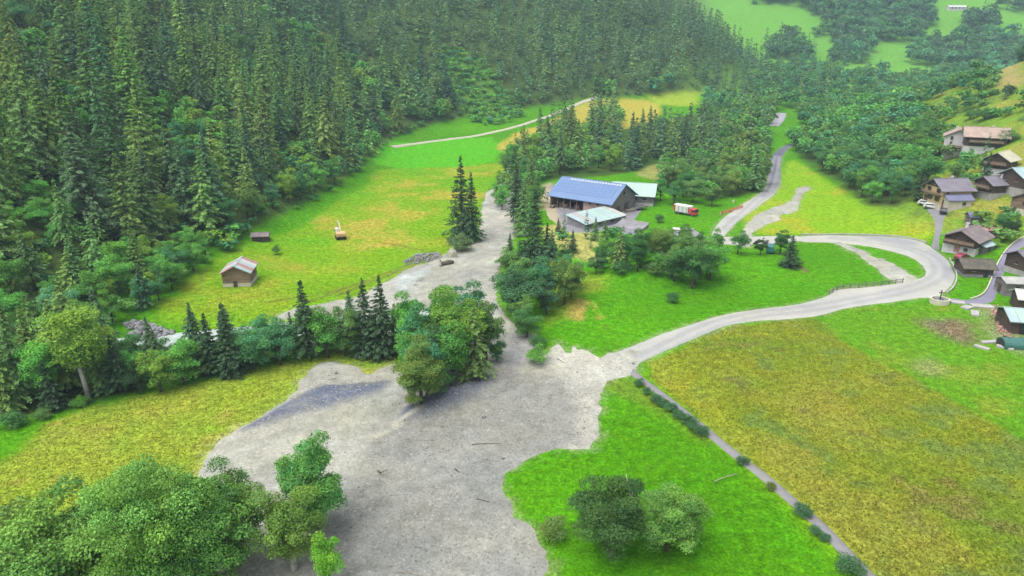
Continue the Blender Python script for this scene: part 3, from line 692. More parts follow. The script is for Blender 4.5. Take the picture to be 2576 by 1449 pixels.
MANUAL = [
 # (proto, u, v base, v top, tone, name, label, group, wide)
 (SPR[2], 1163, 601, 392, DARK, 'spruce_tree', 'tall dark spruce between the yellow meadow and the grey mud channel', 'twin spruces beside the channel', 1.0),
 (SPR[0], 1188, 609, 432, DARK, 'spruce_tree', 'shorter dark spruce on the mud side of the pair beside the channel', 'twin spruces beside the channel', 1.05),
 (BUSH[0], 1160, 632, 578, GREY, 'shrub', 'grey green silt-dusted shrub at the foot of the channel spruces', None, 1.2),
 (SPR[1], 1298, 560, 405, DARK, 'spruce_tree', 'dark spruce on the far mud bank left of the barn', 'spruces left of the barn', 1.0),
 (SPR[4], 1318, 590, 450, MIDG, 'spruce_tree', 'green spruce between the mud channel and the barn yard', 'spruces left of the barn', 1.1),
 (SPR[2], 1345, 690, 478, DARK, 'spruce_tree', 'broad dark spruce towering over the wood below the barn', 'spruces left of the barn', 1.15),
 (SPR[0], 1283, 668, 586, DARK, 'spruce_tree', 'small dark spruce at the right edge of the mud channel', 'spruces left of the barn', 1.2),
 (SPR[3], 1375, 680, 560, DARK, 'spruce_tree', 'thin dark spruce right of the broad dark spruce below the barn', 'spruces left of the barn', 1.3),
 (LFY[0], 1310, 795, 655, DARKBLUE, 'broadleaf_tree', 'blue green broadleaf tree below the dark spruces, nearest the mud gap', 'trees on the right bank', 1.25),
 (LFY[3], 1362, 775, 645, BLUEG, 'broadleaf_tree', 'blue green broadleaf tree in the middle of the right bank wood', 'trees on the right bank', 1.1),
 (LFY[1], 1420, 765, 640, OLIVE, 'broadleaf_tree', 'olive broadleaf tree beside the brown knoll', 'trees on the right bank', 1.1),
 (LFY[2], 1325, 850, 762, DEEP, 'broadleaf_tree', 'dark low broadleaf tree at the top of the grey mud gap', 'trees on the right bank', 1.2),
 (BUSH[1], 1357, 914, 862, BR, 'shrub', 'bright green round shrub standing in the pale mud', None, 1.15),
 (BUSH[2], 1352, 870, 835, DEEP, 'shrub', 'dark shrub behind the bright round shrub at the mud edge', None, 1.2),
 (SPR[5], 1440, 635, 578, DARK, 'spruce_tree', 'young dark spruce on the tan bank below the low mint roof', 'young spruces below the barn', 1.5),
 (SPR[0], 1497, 605, 545, MIDG, 'spruce_tree', 'young green spruce in front of the low mint roof', 'young spruces below the barn', 1.4),
 (SPR[1], 1520, 628, 552, MIDG, 'spruce_tree', 'taller young spruce right of the low mint roof corner', 'young spruces below the barn', 1.4),
 (SPR[2], 1404, 585, 548, DARK, 'spruce_tree', 'small spruce at the left end of the low mint roof', 'young spruces below the barn', 1.5),
 (SPR_OLIVE[0], 1556, 680, 575, OLIVE, 'spruce_tree', 'brownish olive conifer at the left of the meadow grove', 'meadow grove', 1.5),
 (LFY[2], 1500, 690, 636, DARKBLUE, 'broadleaf_tree', 'small dark round tree at the left end of the meadow grove', 'meadow grove', 1.2),
 (BUSH[0], 1562, 688, 648, DEEP, 'shrub', 'dark green shrub on the crest of the meadow knoll', 'meadow grove', 1.3),
 (LFY[3], 1610, 672, 572, DEEP, 'broadleaf_tree', 'dark slim broadleaf tree behind the meadow knoll', 'meadow grove', 1.0),
 (TALL[0], 1655, 668, 558, OLIVE, 'broadleaf_tree', 'tall olive broadleaf tree in the middle of the meadow grove', 'meadow grove', 1.3),
 (LFY[0], 1690, 700, 608, MIDG, 'broadleaf_tree', 'full green broadleaf tree in the front of the meadow grove', 'meadow grove', 1.15),
 (LFY[1], 1740, 725, 600, DEEP, 'broadleaf_tree', 'dark green broadleaf tree lowest in the meadow grove', 'meadow grove', 1.2),
 (LFY[4], 1785, 705, 590, FRESH, 'broadleaf_tree', 'rounded green broadleaf tree at the right end of the meadow grove', 'meadow grove', 1.1),
 (LFY[0], 1720, 655, 585, MIDG, 'broadleaf_tree', 'green broadleaf tree at the back of the meadow grove', 'meadow grove', 1.2),
 (BUSH[1], 1640, 690, 655, MIDG, 'shrub', 'low shrub at the foot of the tall olive tree', 'meadow grove', 1.6),
 (BUSH[2], 1692, 762, 726, DEEP, 'shrub', 'lone dark green shrub in the middle of the bright meadow', None, 0.9),
 (BUSH[0], 1658, 560, 532, DEEP, 'shrub', 'small dark shrub on the lawn below the red and white truck', None, 0.9),
 (LFY[0], 1855, 640, 575, DEEP, 'broadleaf_tree', 'round dark broadleaf tree beside the road fork', 'trees at the road fork', 1.15),
 (LFY[1], 1912, 642, 594, DARK, 'broadleaf_tree', 'small dark broadleaf tree between the fork tree and the pointed tree', 'trees at the road fork', 1.1),
 (LFY[3], 1962, 640, 575, DEEP, 'broadleaf_tree', 'green pointed tree at the upper road, back half of the pair', 'trees at the road fork', 1.25),
 (SPR[2], 1985, 672, 592, DARK, 'spruce_tree', 'dark pointed bushy conifer in front of the upper road', 'trees at the road fork', 1.9),
 # strip along the stream, left to right
 (SPR[1], 20, 1040, 815, OLIVE, 'spruce_tree', 'olive spruce at the left edge of the stream wood', 'stream wood spruces', 1.1),
 (SPR[3], 62, 1020, 800, MIDG, 'spruce_tree', 'slim green spruce left of the leaning pale trunk', 'stream wood spruces', 1.3),
 (SPR[0], 100, 985, 770, OLIVE, 'spruce_tree', 'olive spruce behind the bright leaning tree', 'stream wood spruces', 1.1),
 (SPR_OLIVE[1], 172, 985, 752, OLIVE, 'spruce_tree', 'shaggy olive conifer left of the tall yellow green tree', 'stream wood spruces', 1.5),
 (SPR[4], 262, 985, 800, MIDG, 'spruce_tree', 'green spruce right behind the tall yellow green tree', 'stream wood spruces', 1.2),
 (SPR[5], 305, 988, 842, DARK, 'spruce_tree', 'dark spruce right of the tall yellow green tree', 'stream wood spruces', 1.3),
 (SPR[1], 135, 1030, 905, DARK, 'spruce_tree', 'low dark spruce under the leaning pale trunk', 'stream wood spruces', 1.5),
 (TALL[1], 224, 1002, 742, YEL, 'broadleaf_tree', 'tall yellow green tree with a pale straight trunk', None, 1.45),
 (LFY[0], 352, 992, 905, DARK, 'broadleaf_tree', 'dark low broadleaf tree right of the stream wood spruces', 'stream wood broadleaves', 1.2),
 (LFY[1], 405, 985, 872, YEL, 'broadleaf_tree', 'yellow green bushy tree below the milky stream bend', 'stream wood broadleaves', 1.2),
 (LFY[4], 462, 968, 842, FRESH, 'broadleaf_tree', 'fresh green broadleaf tree left of the dark twin spruces', 'stream wood broadleaves', 1.2),
 (SPR[3], 535, 940, 788, DARK, 'spruce_tree', 'dark spruce, left one of the two beside the lower meadow', 'stream wood spruces', 1.5),
 (SPR[2], 582, 945, 762, DARK, 'spruce_tree', 'dark spruce with pointed top, right one of the two beside the lower meadow', 'stream wood spruces', 1.2),
 (LFY[2], 640, 928, 802, BLUEG, 'broadleaf_tree', 'blue green broadleaf tree right of the two dark spruces', 'stream wood broadleaves', 1.2),
 (LFY[0], 705, 918, 798, BLUEG, 'broadleaf_tree', 'full blue green tree left of the slim spruce', 'stream wood broadleaves', 1.2),
 (SPR[1], 776, 902, 698, DARK, 'spruce_tree', 'slim dark spruce in front of the yellow meadow', 'stream wood spruces', 1.15),
 (LFY[3], 825, 900, 772, FRESH, 'broadleaf_tree', 'airy green broadleaf tree just right of the slim spruce', 'stream wood broadleaves', 1.2),
 (LFY[1], 868, 895, 760, MIDG, 'broadleaf_tree', 'thin green broadleaf tree with pale trunk left of the spruce pair', 'stream wood broadleaves', 1.0),
 (SPR[0], 925, 892, 700, DARK, 'spruce_tree', 'dark spruce, left one of the pair before the mud channel', 'stream wood spruces', 1.2),
 (SPR[2], 966, 897, 692, DARK, 'spruce_tree', 'dark spruce, right one of the pair before the mud channel', 'stream wood spruces', 1.15),
 (LFY[4], 1040, 915, 770, FRESH, 'broadleaf_tree', 'fresh green broadleaf tree right of the spruce pair', 'centre clump', 1.1),
 (LARGE[1], 1060, 1030, 842, OLIVE, 'broadleaf_tree', 'olive drooping broadleaf tree at the front of the centre clump', 'centre clump', 1.25),
 (LARGE[1], 1140, 935, 706, (1.3, 1.45, .7), 'broadleaf_tree', 'tallest light green broadleaf tree of the centre clump', 'centre clump', 1.35),
 (LFY[3], 1110, 965, 815, DARKBLUE, 'broadleaf_tree', 'blue green broadleaf tree in the heart of the centre clump', 'centre clump', 1.0),
 (LFY[2], 1092, 1000, 890, DEEP, 'broadleaf_tree', 'dark green low tree at the right foot of the centre clump', 'centre clump', 1.0),
 (SPR_OLIVE[0], 1196, 958, 768, (1.05, 1.0, .65), 'spruce_tree', 'slender olive drooping spruce standing in the gravel', 'centre clump', 1.55),
 (LFY[4], 1250, 912, 850, BLUEG, 'broadleaf_tree', 'small blue green tree between the slender spruce and the mud gap', 'centre clump', 1.1),
 # near the drone
 (LARGE[0], 425, 1535, 1138, (1.5, 1.7, .95), 'broadleaf_tree', 'huge full green broadleaf tree at the bottom left', 'near trees', .86),
 (LARGE[3], 235, 1560, 1228, (1.35, 1.5, .85), 'broadleaf_tree', 'light green broadleaf tree left of the huge bottom tree', 'near trees', 1.05),
 (LARGE[1], 548, 1480, 1172, (1.05, 1.3, .8), 'broadleaf_tree', 'upright green tree between the huge bottom tree and the birch', 'near trees', 1.25),
 (LARGE[1], 330, 1480, 1180, (1.0, 1.25, .85), 'broadleaf_tree', 'upright green tree behind the huge bottom tree', 'near trees', 1.3),
 (LFY[1], 60, 1560, 1275, OLIVE, 'broadleaf_tree', 'olive brown tree cut by the left bottom corner', 'near trees', 1.2),
 (LARGE[3], 95, 1430, 1262, FRESH, 'broadleaf_tree', 'bright bushy tree behind the bottom left corner', 'near trees', 1.0),
 (LARGE[2], 612, 1405, 1128, (0.95, 1.1, .85), 'birch_tree', 'sparse grey green birch with white trunk at the mud edge', 'near trees', 1.15),
 (LARGE[1], 795, 1335, 1080, (1.0, 1.45, .9), 'broadleaf_tree', 'tall dense green tree standing alone in the mud', 'near trees', 1.15),
 (LARGE[2], 742, 1440, 1180, (1.25, 1.3, .75), 'broadleaf_tree', 'olive green drooping tree in front of the dense mud tree', 'near trees', 1.25),
 (LFY[3], 832, 1490, 1335, (1.5, 2.0, .6), 'broadleaf_tree', 'small bright yellow green tree at the bottom edge in the mud', 'near trees', 0.85),
 (LARGE[3], 1535, 1402, 1206, (.55, .64, .5), 'broadleaf_tree', 'dark fine-leaved tree, left half of the lawn pair', 'lawn pair', 1.15),
 (LARGE[3], 1678, 1385, 1238, (1.15, 1.35, .75), 'broadleaf_tree', 'rounded light green tree, right half of the lawn pair', 'lawn pair', 1.4),
 (BUSH[2], 1392, 1358, 1285, (1.5, 1.3, 1.0), 'shrub', 'grey brown twiggy shrub on the edge of mud and lawn', None, 0.85),
 # village trees
 (SPR[3], 2472, 478, 384, DARK, 'spruce_tree', 'dark spruce in front of the white house with the pink roof', None, 1.3),
 (SPR[1], 2308, 505, 418, DARK, 'spruce_tree', 'dark spruce at the right end of the hillside grove', None, 1.4),
 (BUSH[0], 2530, 360, 318, DEEP, 'shrub', 'dark shrub at the right end of the long pink roof', None, 1.6),
 (LFY[2], 2430, 470, 430, DEEP, 'broadleaf_tree', 'low broadleaf tree between the pink roof house and the yellow chalet', 'garden trees in the village', 1.5),
 (LFY[0], 2400, 450, 405, MIDG, 'broadleaf_tree', 'garden tree below the white house terrace', 'garden trees in the village', 1.3),
 (LFY[4], 2520, 585, 530, DEEP, 'broadleaf_tree', 'garden tree right of the small pink shed roof', 'garden trees in the village', 1.2),
 (LFY[1], 2548, 592, 548, DARK, 'broadleaf_tree', 'dark garden tree above the village lane', 'garden trees in the village', 1.3),
 (BUSH[1], 2505, 622, 600, YEL, 'shrub', 'yellow green shrub left of the village lane', 'garden shrubs in the village', 1.3),
 (BUSH[2], 2460, 635, 612, MIDG, 'shrub', 'green shrub behind the dark log barn', 'garden shrubs in the village', 1.5),
 (BUSH[0], 2480, 300, 262, DEEP, 'shrub', 'large dark shrub in the meadow above the white house', None, 1.5),
 (BUSH[1], 2440, 300, 272, DEEP, 'shrub', 'dark shrub left of the large shrub above the white house', None, 1.3),
 (BUSH[2], 2535, 240, 205, DARK, 'shrub', 'dark bush on the tan knoll at the right edge', None, 1.0),
 (BUSH[0], 2560, 455, 425, DEEP, 'shrub', 'green shrub right of the cream roofed chalet', None, 1.4),
 (LFY[2], 640, 545, 510, BR, 'broadleaf_tree', 'bright broadleaf tree low on the forest edge', None, 1.2),
 (BUSH[1], 30, 1078, 1035, DEEP, 'shrub', 'dark green rounded bush at the left edge above the lower meadow', None, 1.6),
 (BUSH[2], 110, 1052, 1022, MIDG, 'shrub', 'green bush right of the rounded bush at the left edge', None, 1.5),
 (BUSH[0], 205, 1022, 990, BR, 'shrub', 'bright bush beside the pale straight trunk', None, 1.2),
 (BUSH[1], 698, 640, 612, MIDG, 'shrub', 'lone shrub in the meadow right of the hut', None, 0.9),
]
for pr, u, vb, vt, tn, nm, lb, gp, wd in MANUAL:
    if tn is DARK: tn = tuple(k*.60 for k in DARK)
    o = tree_px(pr, u, vb, vt, tone_of(tn, .04), nm, lb, gp, wd, 'shrub' if nm == 'shrub' else 'tree')
    if lb.startswith('dark fine-leaved'):       # pale bare limbs standing out of its crown
        q = MB(); q.tube([(.4, -1.2, 3.2), (1.0, -1.9, 6.4), (2.4, -1.6, 8.6)], [.10, .07, .03], 5); q.tube([(.8, -1.7, 5.4), (-.2, -2.2, 7.8)], [.06, .02], 5); q.tube([(1.0, -1.9, 6.4), (2.6, -2.4, 6.9)], [.05, .02], 5)
        q.build('bare_limb', M_PALEBARK, o, True)
# the leaning birch in the stream wood
tree_px(TALL[0], 158, 1018, 832, (1.2, 1.9, .9), 'birch_tree', 'bright green tree leaning left on a pale slanting trunk', None, 1.25, 'tree', tilt=(0.0, -0.26), rz=0.0)

# clipped bushes growing along the paved path, each one a thing
HEDGE = [(1608, 962, 14), (1630, 984, 12), (1650, 1003, 17), (1668, 1014, 16), (1690, 1030, 19), (1708, 1043, 16), (1726, 1056, 19), (1746, 1070, 20), (1766, 1086, 20), (1866, 1160, 16), (1934, 1222, 13), (2020, 1290, 26), (2052, 1335, 15), (2070, 1350, 13), (2134, 1432, 40)]
ORD = ['first', 'second', 'third', 'fourth', 'fifth', 'sixth', 'seventh', 'eighth', 'ninth']
SPECIAL = {9: 'single round bush halfway down the paved path', 10: 'small brown bush beside the white tipped fallen branch', 11: 'large dark bush astride the lower paved path',
           12: 'low green bush below the large path bush, upper of two', 13: 'low green bush below the large path bush, lower of two', 14: 'biggest dark bush at the bottom end of the paved path'}
for i, (u, v, hp) in enumerate(HEDGE):
    lb = SPECIAL.get(i) or 'dark bush in the row along the paved path, %s from the road' % ORD[i]
    tree_px(BUSH[i % 3], u, v+8, v-hp*1.0, tone_of((1.2, .9, .7) if i == 10 else DARKBLUE, .08), 'hedge_bush', lb, 'bushes along the paved path', 1.25, 'bush')

# ---- woods filled by zone
def scatter(n_try, r, box, ok, seed):
    rs = np.random.RandomState(seed); cell = {}; out = []
    X = rs.uniform(box[0], box[1], n_try); Y = rs.uniform(box[2], box[3], n_try); good = ok(X, Y)
    Z = ground_z(X, Y); u, v = pix(X, Y, Z); ut, vtp = pix(X, Y, Z+20)
    vis = (Y > 45) & (u > -90) & (u < 2666) & (v > -40) & (vtp < 1500)
    rr = r if callable(r) else (lambda x, y: r)
    for i in np.nonzero(good & vis)[0]:
        x, y = X[i], Y[i]; q = rr(x, y); k = (int(x//8), int(y//8)); clash = False
        for a in (-1, 0, 1):
            for b in (-1, 0, 1):
                for (px_, py_) in cell.get((k[0]+a, k[1]+b), ()):
                    if (px_-x)**2+(py_-y)**2 < q*q: clash = True; break
        if not clash: cell.setdefault(k, []).append((x, y)); out.append((x, y, u[i], v[i]))
    return out
Z_SCRUB = poly([(1095, 120), (1180, 130), (1260, 210), (1330, 290), (1240, 320), (1180, 300), (1120, 220)])
GLADES = [poly(q) for q in ([(330, 300), (420, 275), (570, 300), (590, 380), (540, 450), (430, 460), (350, 420)], [(240, 700), (330, 640), (420, 640), (500, 610), (620, 585), (560, 640), (470, 700), (380, 780), (300, 790)], [(20, 540), (90, 500), (190, 520), (200, 620), (120, 680), (40, 660)], [(130, 250), (230, 230), (250, 330), (170, 350)], [(680, 400), (760, 370), (800, 440), (770, 500), (700, 500)], [(30, 110), (150, 80), (190, 170), (80, 210)], [(760, 130), (830, 100), (880, 180), (800, 210)], [(560, 160), (640, 140), (670, 230), (590, 250)])]
def inpoly(P): return lambda X, Y: sdf(X, Y, P, 5) > 0

forest = scatter(60000, lambda x, y: 5.6+0.0012*y, (-330, 220, 95, 640), lambda X, Y: (hill_d(X, Y) > 2.5) & (sdf(X, Y, Z_SCRUB, 5) < 0) & (np.maximum.reduce([sdf(X, Y, g, 5) for g in GLADES]) < 0), 3)
spr_items, leaf_items = [], []       # (dist, x, y, h, tone, zone)
for x, y, u, v in forest:
    d1 = float(hill_d(np.array([x]), np.array([y]))[0]); e = fbm(np.array([x]), np.array([y]), 26, 77, 2)[0]
    far = y > 400
    if d1 < 7 and rnd.random() < (0.55 if y < 300 else 0.35) or (e > 0.08 and rnd.random() < .6 and not far):
        h = rnd.uniform(7, 13); leaf_items.append((math.hypot(x, y), x, y, h, tone_of(rnd.choice([FRESH, BLUEG, BR, DEEP, MIDG, YEL, BLUEG]), .2), 'edge' if d1 < 8 else 'slope'))
    else:
        h = (rnd.uniform(16, 26) if rnd.random() < .75 else rnd.uniform(9, 16))*(0.85 if d1 < 8 else 1.0)*(1.0 if not far else .95)
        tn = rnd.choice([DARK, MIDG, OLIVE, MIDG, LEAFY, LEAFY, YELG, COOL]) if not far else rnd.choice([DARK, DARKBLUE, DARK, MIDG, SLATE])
        spr_items.append((math.hypot(x, y), x, y, h, tone_of(tn, .22), 'far' if far else ('edge' if d1 < 8 else 'slope')))
def zone(pts, r, mix, hs, hl, tones_s, tones_l, zn, seed):
    P = poly(pts, 0); A = np.array(P); lo, hi = A.min(0), A.max(0)
    for x, y, u, v in scatter(9000, r, (lo[0], hi[0], lo[1], hi[1]), inpoly(P), seed):
        if rnd.random() < mix: spr_items.append((math.hypot(x, y), x, y, rnd.uniform(*hs), tone_of(rnd.choice(tones_s), .18), zn))
        else: leaf_items.append((math.hypot(x, y), x, y, rnd.uniform(*hl), tone_of(rnd.choice(tones_l), .18), zn))
for gi, g in enumerate(GLADES):
    A = np.array(g); lo, hi = A.min(0), A.max(0)
    for x, y, u, v in scatter(3000, 3.4, (lo[0], hi[0], lo[1], hi[1]), inpoly(g), 300+gi):
        leaf_items.append((math.hypot(x, y), x, y, rnd.uniform(3, 8), tone_of(rnd.choice([FRESH, BR, BLUEG, FRESH, YEL, MIDG]), .15), 'glade'))
zone([(1000, 915), (1060, 1005), (1105, 1000), (1150, 960), (1215, 925), (1245, 890), (1200, 850), (1060, 860)], 4.9, 0, (8, 9), (8, 12.5), [DARK], [FRESH, MIDG, BLUEG, OLIVE], 'clump', 41)
zone([(1262, 720), (1290, 830), (1335, 855), (1390, 800), (1440, 765), (1425, 690), (1350, 670), (1285, 670)], 4.8, .25, (8, 13), (5.5, 9), [DARK], [DARKBLUE, DEEP, BLUEG, MIDG], 'bank', 42)
zone([(1485, 688), (1540, 688), (1640, 688), (1745, 722), (1805, 700), (1800, 650), (1740, 620), (1640, 630), (1540, 645)], 4.4, .08, (8, 12), (5.5, 8.5), [OLIVE], [DEEP, MIDG, FRESH, MIDG], 'knoll', 43)
zone([(1395, 590), (1540, 588), (1620, 600), (1600, 635), (1540, 640), (1450, 650), (1400, 640)], 6.5, .6, (4, 8), (3, 5), [DARK, MIDG], [MIDG, DEEP], 'tan', 44)
zone([(1660, 505), (1700, 490), (1795, 502), (1800, 520), (1700, 518)], 5, 0, (8, 9), (7, 10), [DARK], [MIDG, FRESH, DEEP], 'east', 45)
zone([(1240, 530), (1265, 470), (1330, 455), (1365, 470), (1355, 530), (1320, 570), (1300, 530)], 5.5, .4, (9, 16), (6, 9), [DARK, MIDG], [DEEP, MIDG, FRESH], 'bank', 46)
zone([(2380, 440), (2440, 405), (2490, 440), (2470, 500), (2400, 470)], 5.0, .1, (8, 12), (4, 7), [DARK], [MIDG, DEEP, YEL, FRESH], 'village', 47)
zone([(2470, 560), (2540, 540), (2560, 590), (2520, 605), (2490, 620)], 5.0, 0, (8, 12), (3.5, 6), [DARK], [MIDG, DEEP, YEL], 'village', 48)
zone([(2330, 330), (2380, 320), (2380, 400), (2350, 430), (2330, 400)], 5.0, 0, (8, 12), (4, 7), [DARK], [MIDG, DEEP, FRESH], 'grove', 49)
zone([(2400, 262), (2470, 240), (2560, 270), (2540, 300), (2440, 290)], 11.0, 0, (8, 12), (3, 6), [DARK], [MIDG, DEEP], 'crest', 50)
zone([(2330, 300), (2400, 262), (2470, 215), (2500, 205), (2480, 240), (2420, 290), (2350, 325)], 5.0, 0, (8, 12), (4, 7.5), [DARK], [MIDG, DEEP, FRESH], 'crest', 51)
zone([(2500, 235), (2576, 225), (2600, 290), (2540, 330), (2500, 300)], 9.0, .1, (7, 10), (3, 6), [DARK], [MIDG, DEEP, FRESH], 'crest', 52)
zone([(1325, 455), (1262, 440), (1290, 400), (1370, 362), (1480, 340), (1560, 335), (1555, 400), (1540, 432), (1420, 440), (1345, 458)], 5.5, .45, (12, 21), (7, 12), [DARK, MIDG, OLIVE], [MIDG, FRESH, DEEP, YEL], 'west', 21)
zone([(1575, 432), (1585, 375), (1660, 345), (1760, 345), (1800, 350), (1800, 400), (1640, 402), (1595, 425)], 4.6, .9, (14, 20), (8, 12), [DARK, DARK, OLIVE], [MIDG, DEEP], 'middle', 22)
zone([(1725, 430), (1800, 395), (1800, 320), (1900, 310), (1930, 335), (1925, 455), (1885, 490), (1790, 500), (1690, 490), (1650, 480), (1660, 455), (1710, 445)], 5.0, .30, (11, 18), (7, 12), [OLIVE, MIDG, DARK], [MIDG, DEEP, FRESH, OLIVE], 'east', 23)
zone([(1770, 300), (1780, 250), (1850, 235), (1960, 250), (1940, 318), (1830, 310)], 7, .4, (12, 19), (8, 12), [DARK, MIDG], [MIDG, BLUEG], 'upper', 24)
zone([(1375, 345), (1400, 335), (1440, 325), (1440, 345), (1395, 355)], 5, 1, (16, 20), (8, 9), [DARK], [FRESH], 'west', 225)
zone([(1480, 330), (1500, 285), (1545, 280), (1560, 320), (1500, 335)], 6, .85, (14, 20), (8, 12), [DARK, MIDG], [FRESH], 'west', 25)
zone([(1992, 372), (2040, 335), (2100, 300), (2160, 280), (2250, 268), (2318, 290), (2330, 400), (2335, 470), (2262, 516), (2185, 512), (2085, 440)], 5.0, .03, (10, 14), (7.5, 12), [DARK], [DEEP, MIDG, BLUEG, FRESH, DEEP], 'grove', 26)
zone([(2000, 280), (2100, 255), (2240, 205), (2400, 170), (2480, 180), (2470, 215), (2330, 258), (2240, 268), (2100, 300), (2020, 320)], 6.0, .04, (10, 14), (6, 10), [DARK], [DEEP, MIDG, BLUEG], 'crest', 27)
zone([(1890, 215), (1960, 170), (2050, 165), (2120, 205), (2230, 190), (2220, 215), (2080, 258), (1990, 275), (1890, 255)], 8, .25, (12, 18), (9, 13), [DARKBLUE, OLIVE], [BLUEG, DEEP, DARKBLUE], 'upper', 28)
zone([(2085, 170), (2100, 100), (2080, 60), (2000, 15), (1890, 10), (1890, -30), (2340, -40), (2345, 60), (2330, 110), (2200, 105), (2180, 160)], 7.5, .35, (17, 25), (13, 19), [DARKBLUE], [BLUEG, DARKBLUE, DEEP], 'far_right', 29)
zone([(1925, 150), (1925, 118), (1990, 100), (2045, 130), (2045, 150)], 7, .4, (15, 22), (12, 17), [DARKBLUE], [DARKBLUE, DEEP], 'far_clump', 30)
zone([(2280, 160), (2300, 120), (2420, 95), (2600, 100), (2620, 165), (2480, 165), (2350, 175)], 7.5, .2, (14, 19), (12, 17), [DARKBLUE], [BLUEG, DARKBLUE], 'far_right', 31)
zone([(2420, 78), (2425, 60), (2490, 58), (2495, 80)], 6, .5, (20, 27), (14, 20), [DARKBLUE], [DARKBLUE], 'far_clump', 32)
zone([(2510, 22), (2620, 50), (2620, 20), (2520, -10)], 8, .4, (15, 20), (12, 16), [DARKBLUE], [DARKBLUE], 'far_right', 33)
zone([(2040, 95), (2090, 90), (2090, 78), (2045, 80)], 7, 0, (9, 12), (7, 10), [DARK], [DEEP], 'far_clump', 34)
# stream wood left of the meadow and scrub on the avalanche track
zone([(-120, 1010), (60, 1000), (170, 975), (330, 950), (520, 925), (480, 905), (330, 915), (200, 870), (20, 860), (-120, 900)], 4.3, .5, (9, 15), (6, 10), [OLIVE, MIDG, DARK], [DEEP, MIDG, BLUEG, YEL], 'stream', 35)
zone([(-100, 850), (60, 835), (250, 850), (320, 838), (380, 770), (420, 735), (360, 690), (200, 740), (-100, 740)], 5.0, .45, (9, 16), (6, 11), [OLIVE, MIDG, DARK], [DEEP, BLUEG, FRESH, BLUEG], 'stream', 36)
zone([(330, 975), (480, 950), (620, 915), (760, 892), (1000, 882), (1000, 845), (760, 850), (600, 872), (450, 905), (330, 930)], 3.9, .3, (7, 11), (4, 7.5), [DARK], [FRESH, BLUEG, DEEP], 'stream', 37)
scrub_pts = scatter(9000, 3.2, (-60, 60, 380, 520), inpoly(Z_SCRUB), 38)
for x, y, u, v in scrub_pts: leaf_items.append((math.hypot(x, y), x, y, rnd.uniform(2.5, 5.5), tone_of(rnd.choice([FRESH, FRESH, BR, BLUEG]), .15), 'scrub'))

PLACE = {   # where a filled-in tree stands, and the short phrase for its group
 'slope': 'the left slope forest', 'edge': 'the forest edge at the slope foot', 'far': 'the back slope forest', 'west': 'the wood behind the blue barn',
 'middle': 'the stand behind the mint roof', 'east': 'the wood beside the climbing road', 'upper': 'the upper valley wood', 'grove': 'the hillside grove',
 'crest': 'the wooded crest above the grove', 'far_right': 'the upper right hazy woods', 'far_clump': 'the clumps on the far meadow', 'stream': 'the stream wood',
 'scrub': 'the open strip of the back slope', 'clump': 'the centre clump beside the mud', 'bank': 'the wood right of the channel', 'knoll': 'the meadow grove behind the knoll',
 'tan': 'the tan bank below the barn', 'village': 'the village gardens', 'glade': 'the glades of the slope forest'}
BIG = 1.25
N_MAN_S = sum(1 for q in MANUAL if q[5] == 'spruce_tree'); N_MAN_L = sum(1 for q in MANUAL if q[5] == 'broadleaf_tree')
spr_items.sort(key=lambda q: q[0]/q[3]); leaf_items.sort(key=lambda q: q[0]/q[3])
ks, kl = 298-N_MAN_S, 298-N_MAN_L
filled = []
for d, x, y, h, tn, zn in spr_items[:ks]:
    p = SPR[rnd.randrange(10)] if rnd.random() < .85 else SPR_OLIVE[rnd.randrange(2)]
    o = tree(p, x, y, h, rnd.uniform(0, 6.28), tn, 'spruce_tree', None, 'tree', 'conifers of '+PLACE[zn], rnd.uniform(1.0, 1.5), (rnd.uniform(-.03, .03), rnd.uniform(-.03, .03)))
    filled.append((o, 'spruce', zn, h, tn.name, *pix(x, y, gz(x, y))))
for d, x, y, h, tn, zn in leaf_items[:kl]:
    p = LFY[3] if zn == 'clump' else LFY[rnd.randrange(5)]; low = zn in ('scrub', 'glade', 'tan')
    o = tree(p, x, y, h, rnd.uniform(0, 6.28), tn, 'bush' if low else 'broadleaf_tree', None, 'bush' if low else 'tree', ('bushes of ' if low else 'broadleaves of ')+PLACE[zn], rnd.uniform(.95, 1.3), (rnd.uniform(-.05, .05), rnd.uniform(-.05, .05)))
    filled.append((o, 'bush' if low else 'broadleaf', zn, h, tn.name, *pix(x, y, gz(x, y))))
# every one is told by size, tone and its place in its wood; the last ties by order from the left
same = {}
for kind_, zn in sorted({(q[1], q[2]) for q in filled}):
    Z = [q for q in filled if q[1] == kind_ and q[2] == zn]
    hs, us, vq = (np.sort([q[i] for q in Z]) for i in (3, 5, 6))
    third = lambda arr, v: 0 if v <= arr[len(arr)//3] else (1 if v <= arr[2*len(arr)//3] else 2)
    for q in Z:
        size = ('short', '', 'tall')[third(hs, q[3])] if len(Z) > 3 else ''
        spot = ('back', 'middle', 'front')[third(vq, q[6])]+' '+('left', 'centre', 'right')[third(us, q[5])] if len(Z) > 5 else 'row'
        same.setdefault(((size+' '+q[4]+' '+kind_).strip(), spot, zn), []).append(q)
NTH = ['leftmost', 'second from left', 'third from left', 'fourth from left', 'fifth from left', 'sixth from left', 'seventh from left', 'eighth from left', 'ninth from left', 'tenth from left']
for (what, spot, zn), Z in same.items():
    where = spot+' of '+PLACE[zn] if spot != 'row' else 'in '+PLACE[zn]
    for i, q in enumerate(sorted(Z, key=lambda t: t[5])):
        q[0]['label'] = what+(', '+NTH[min(i, 9)] if len(Z) > 1 else '')+(', ' if spot != 'row' else ' ')+where
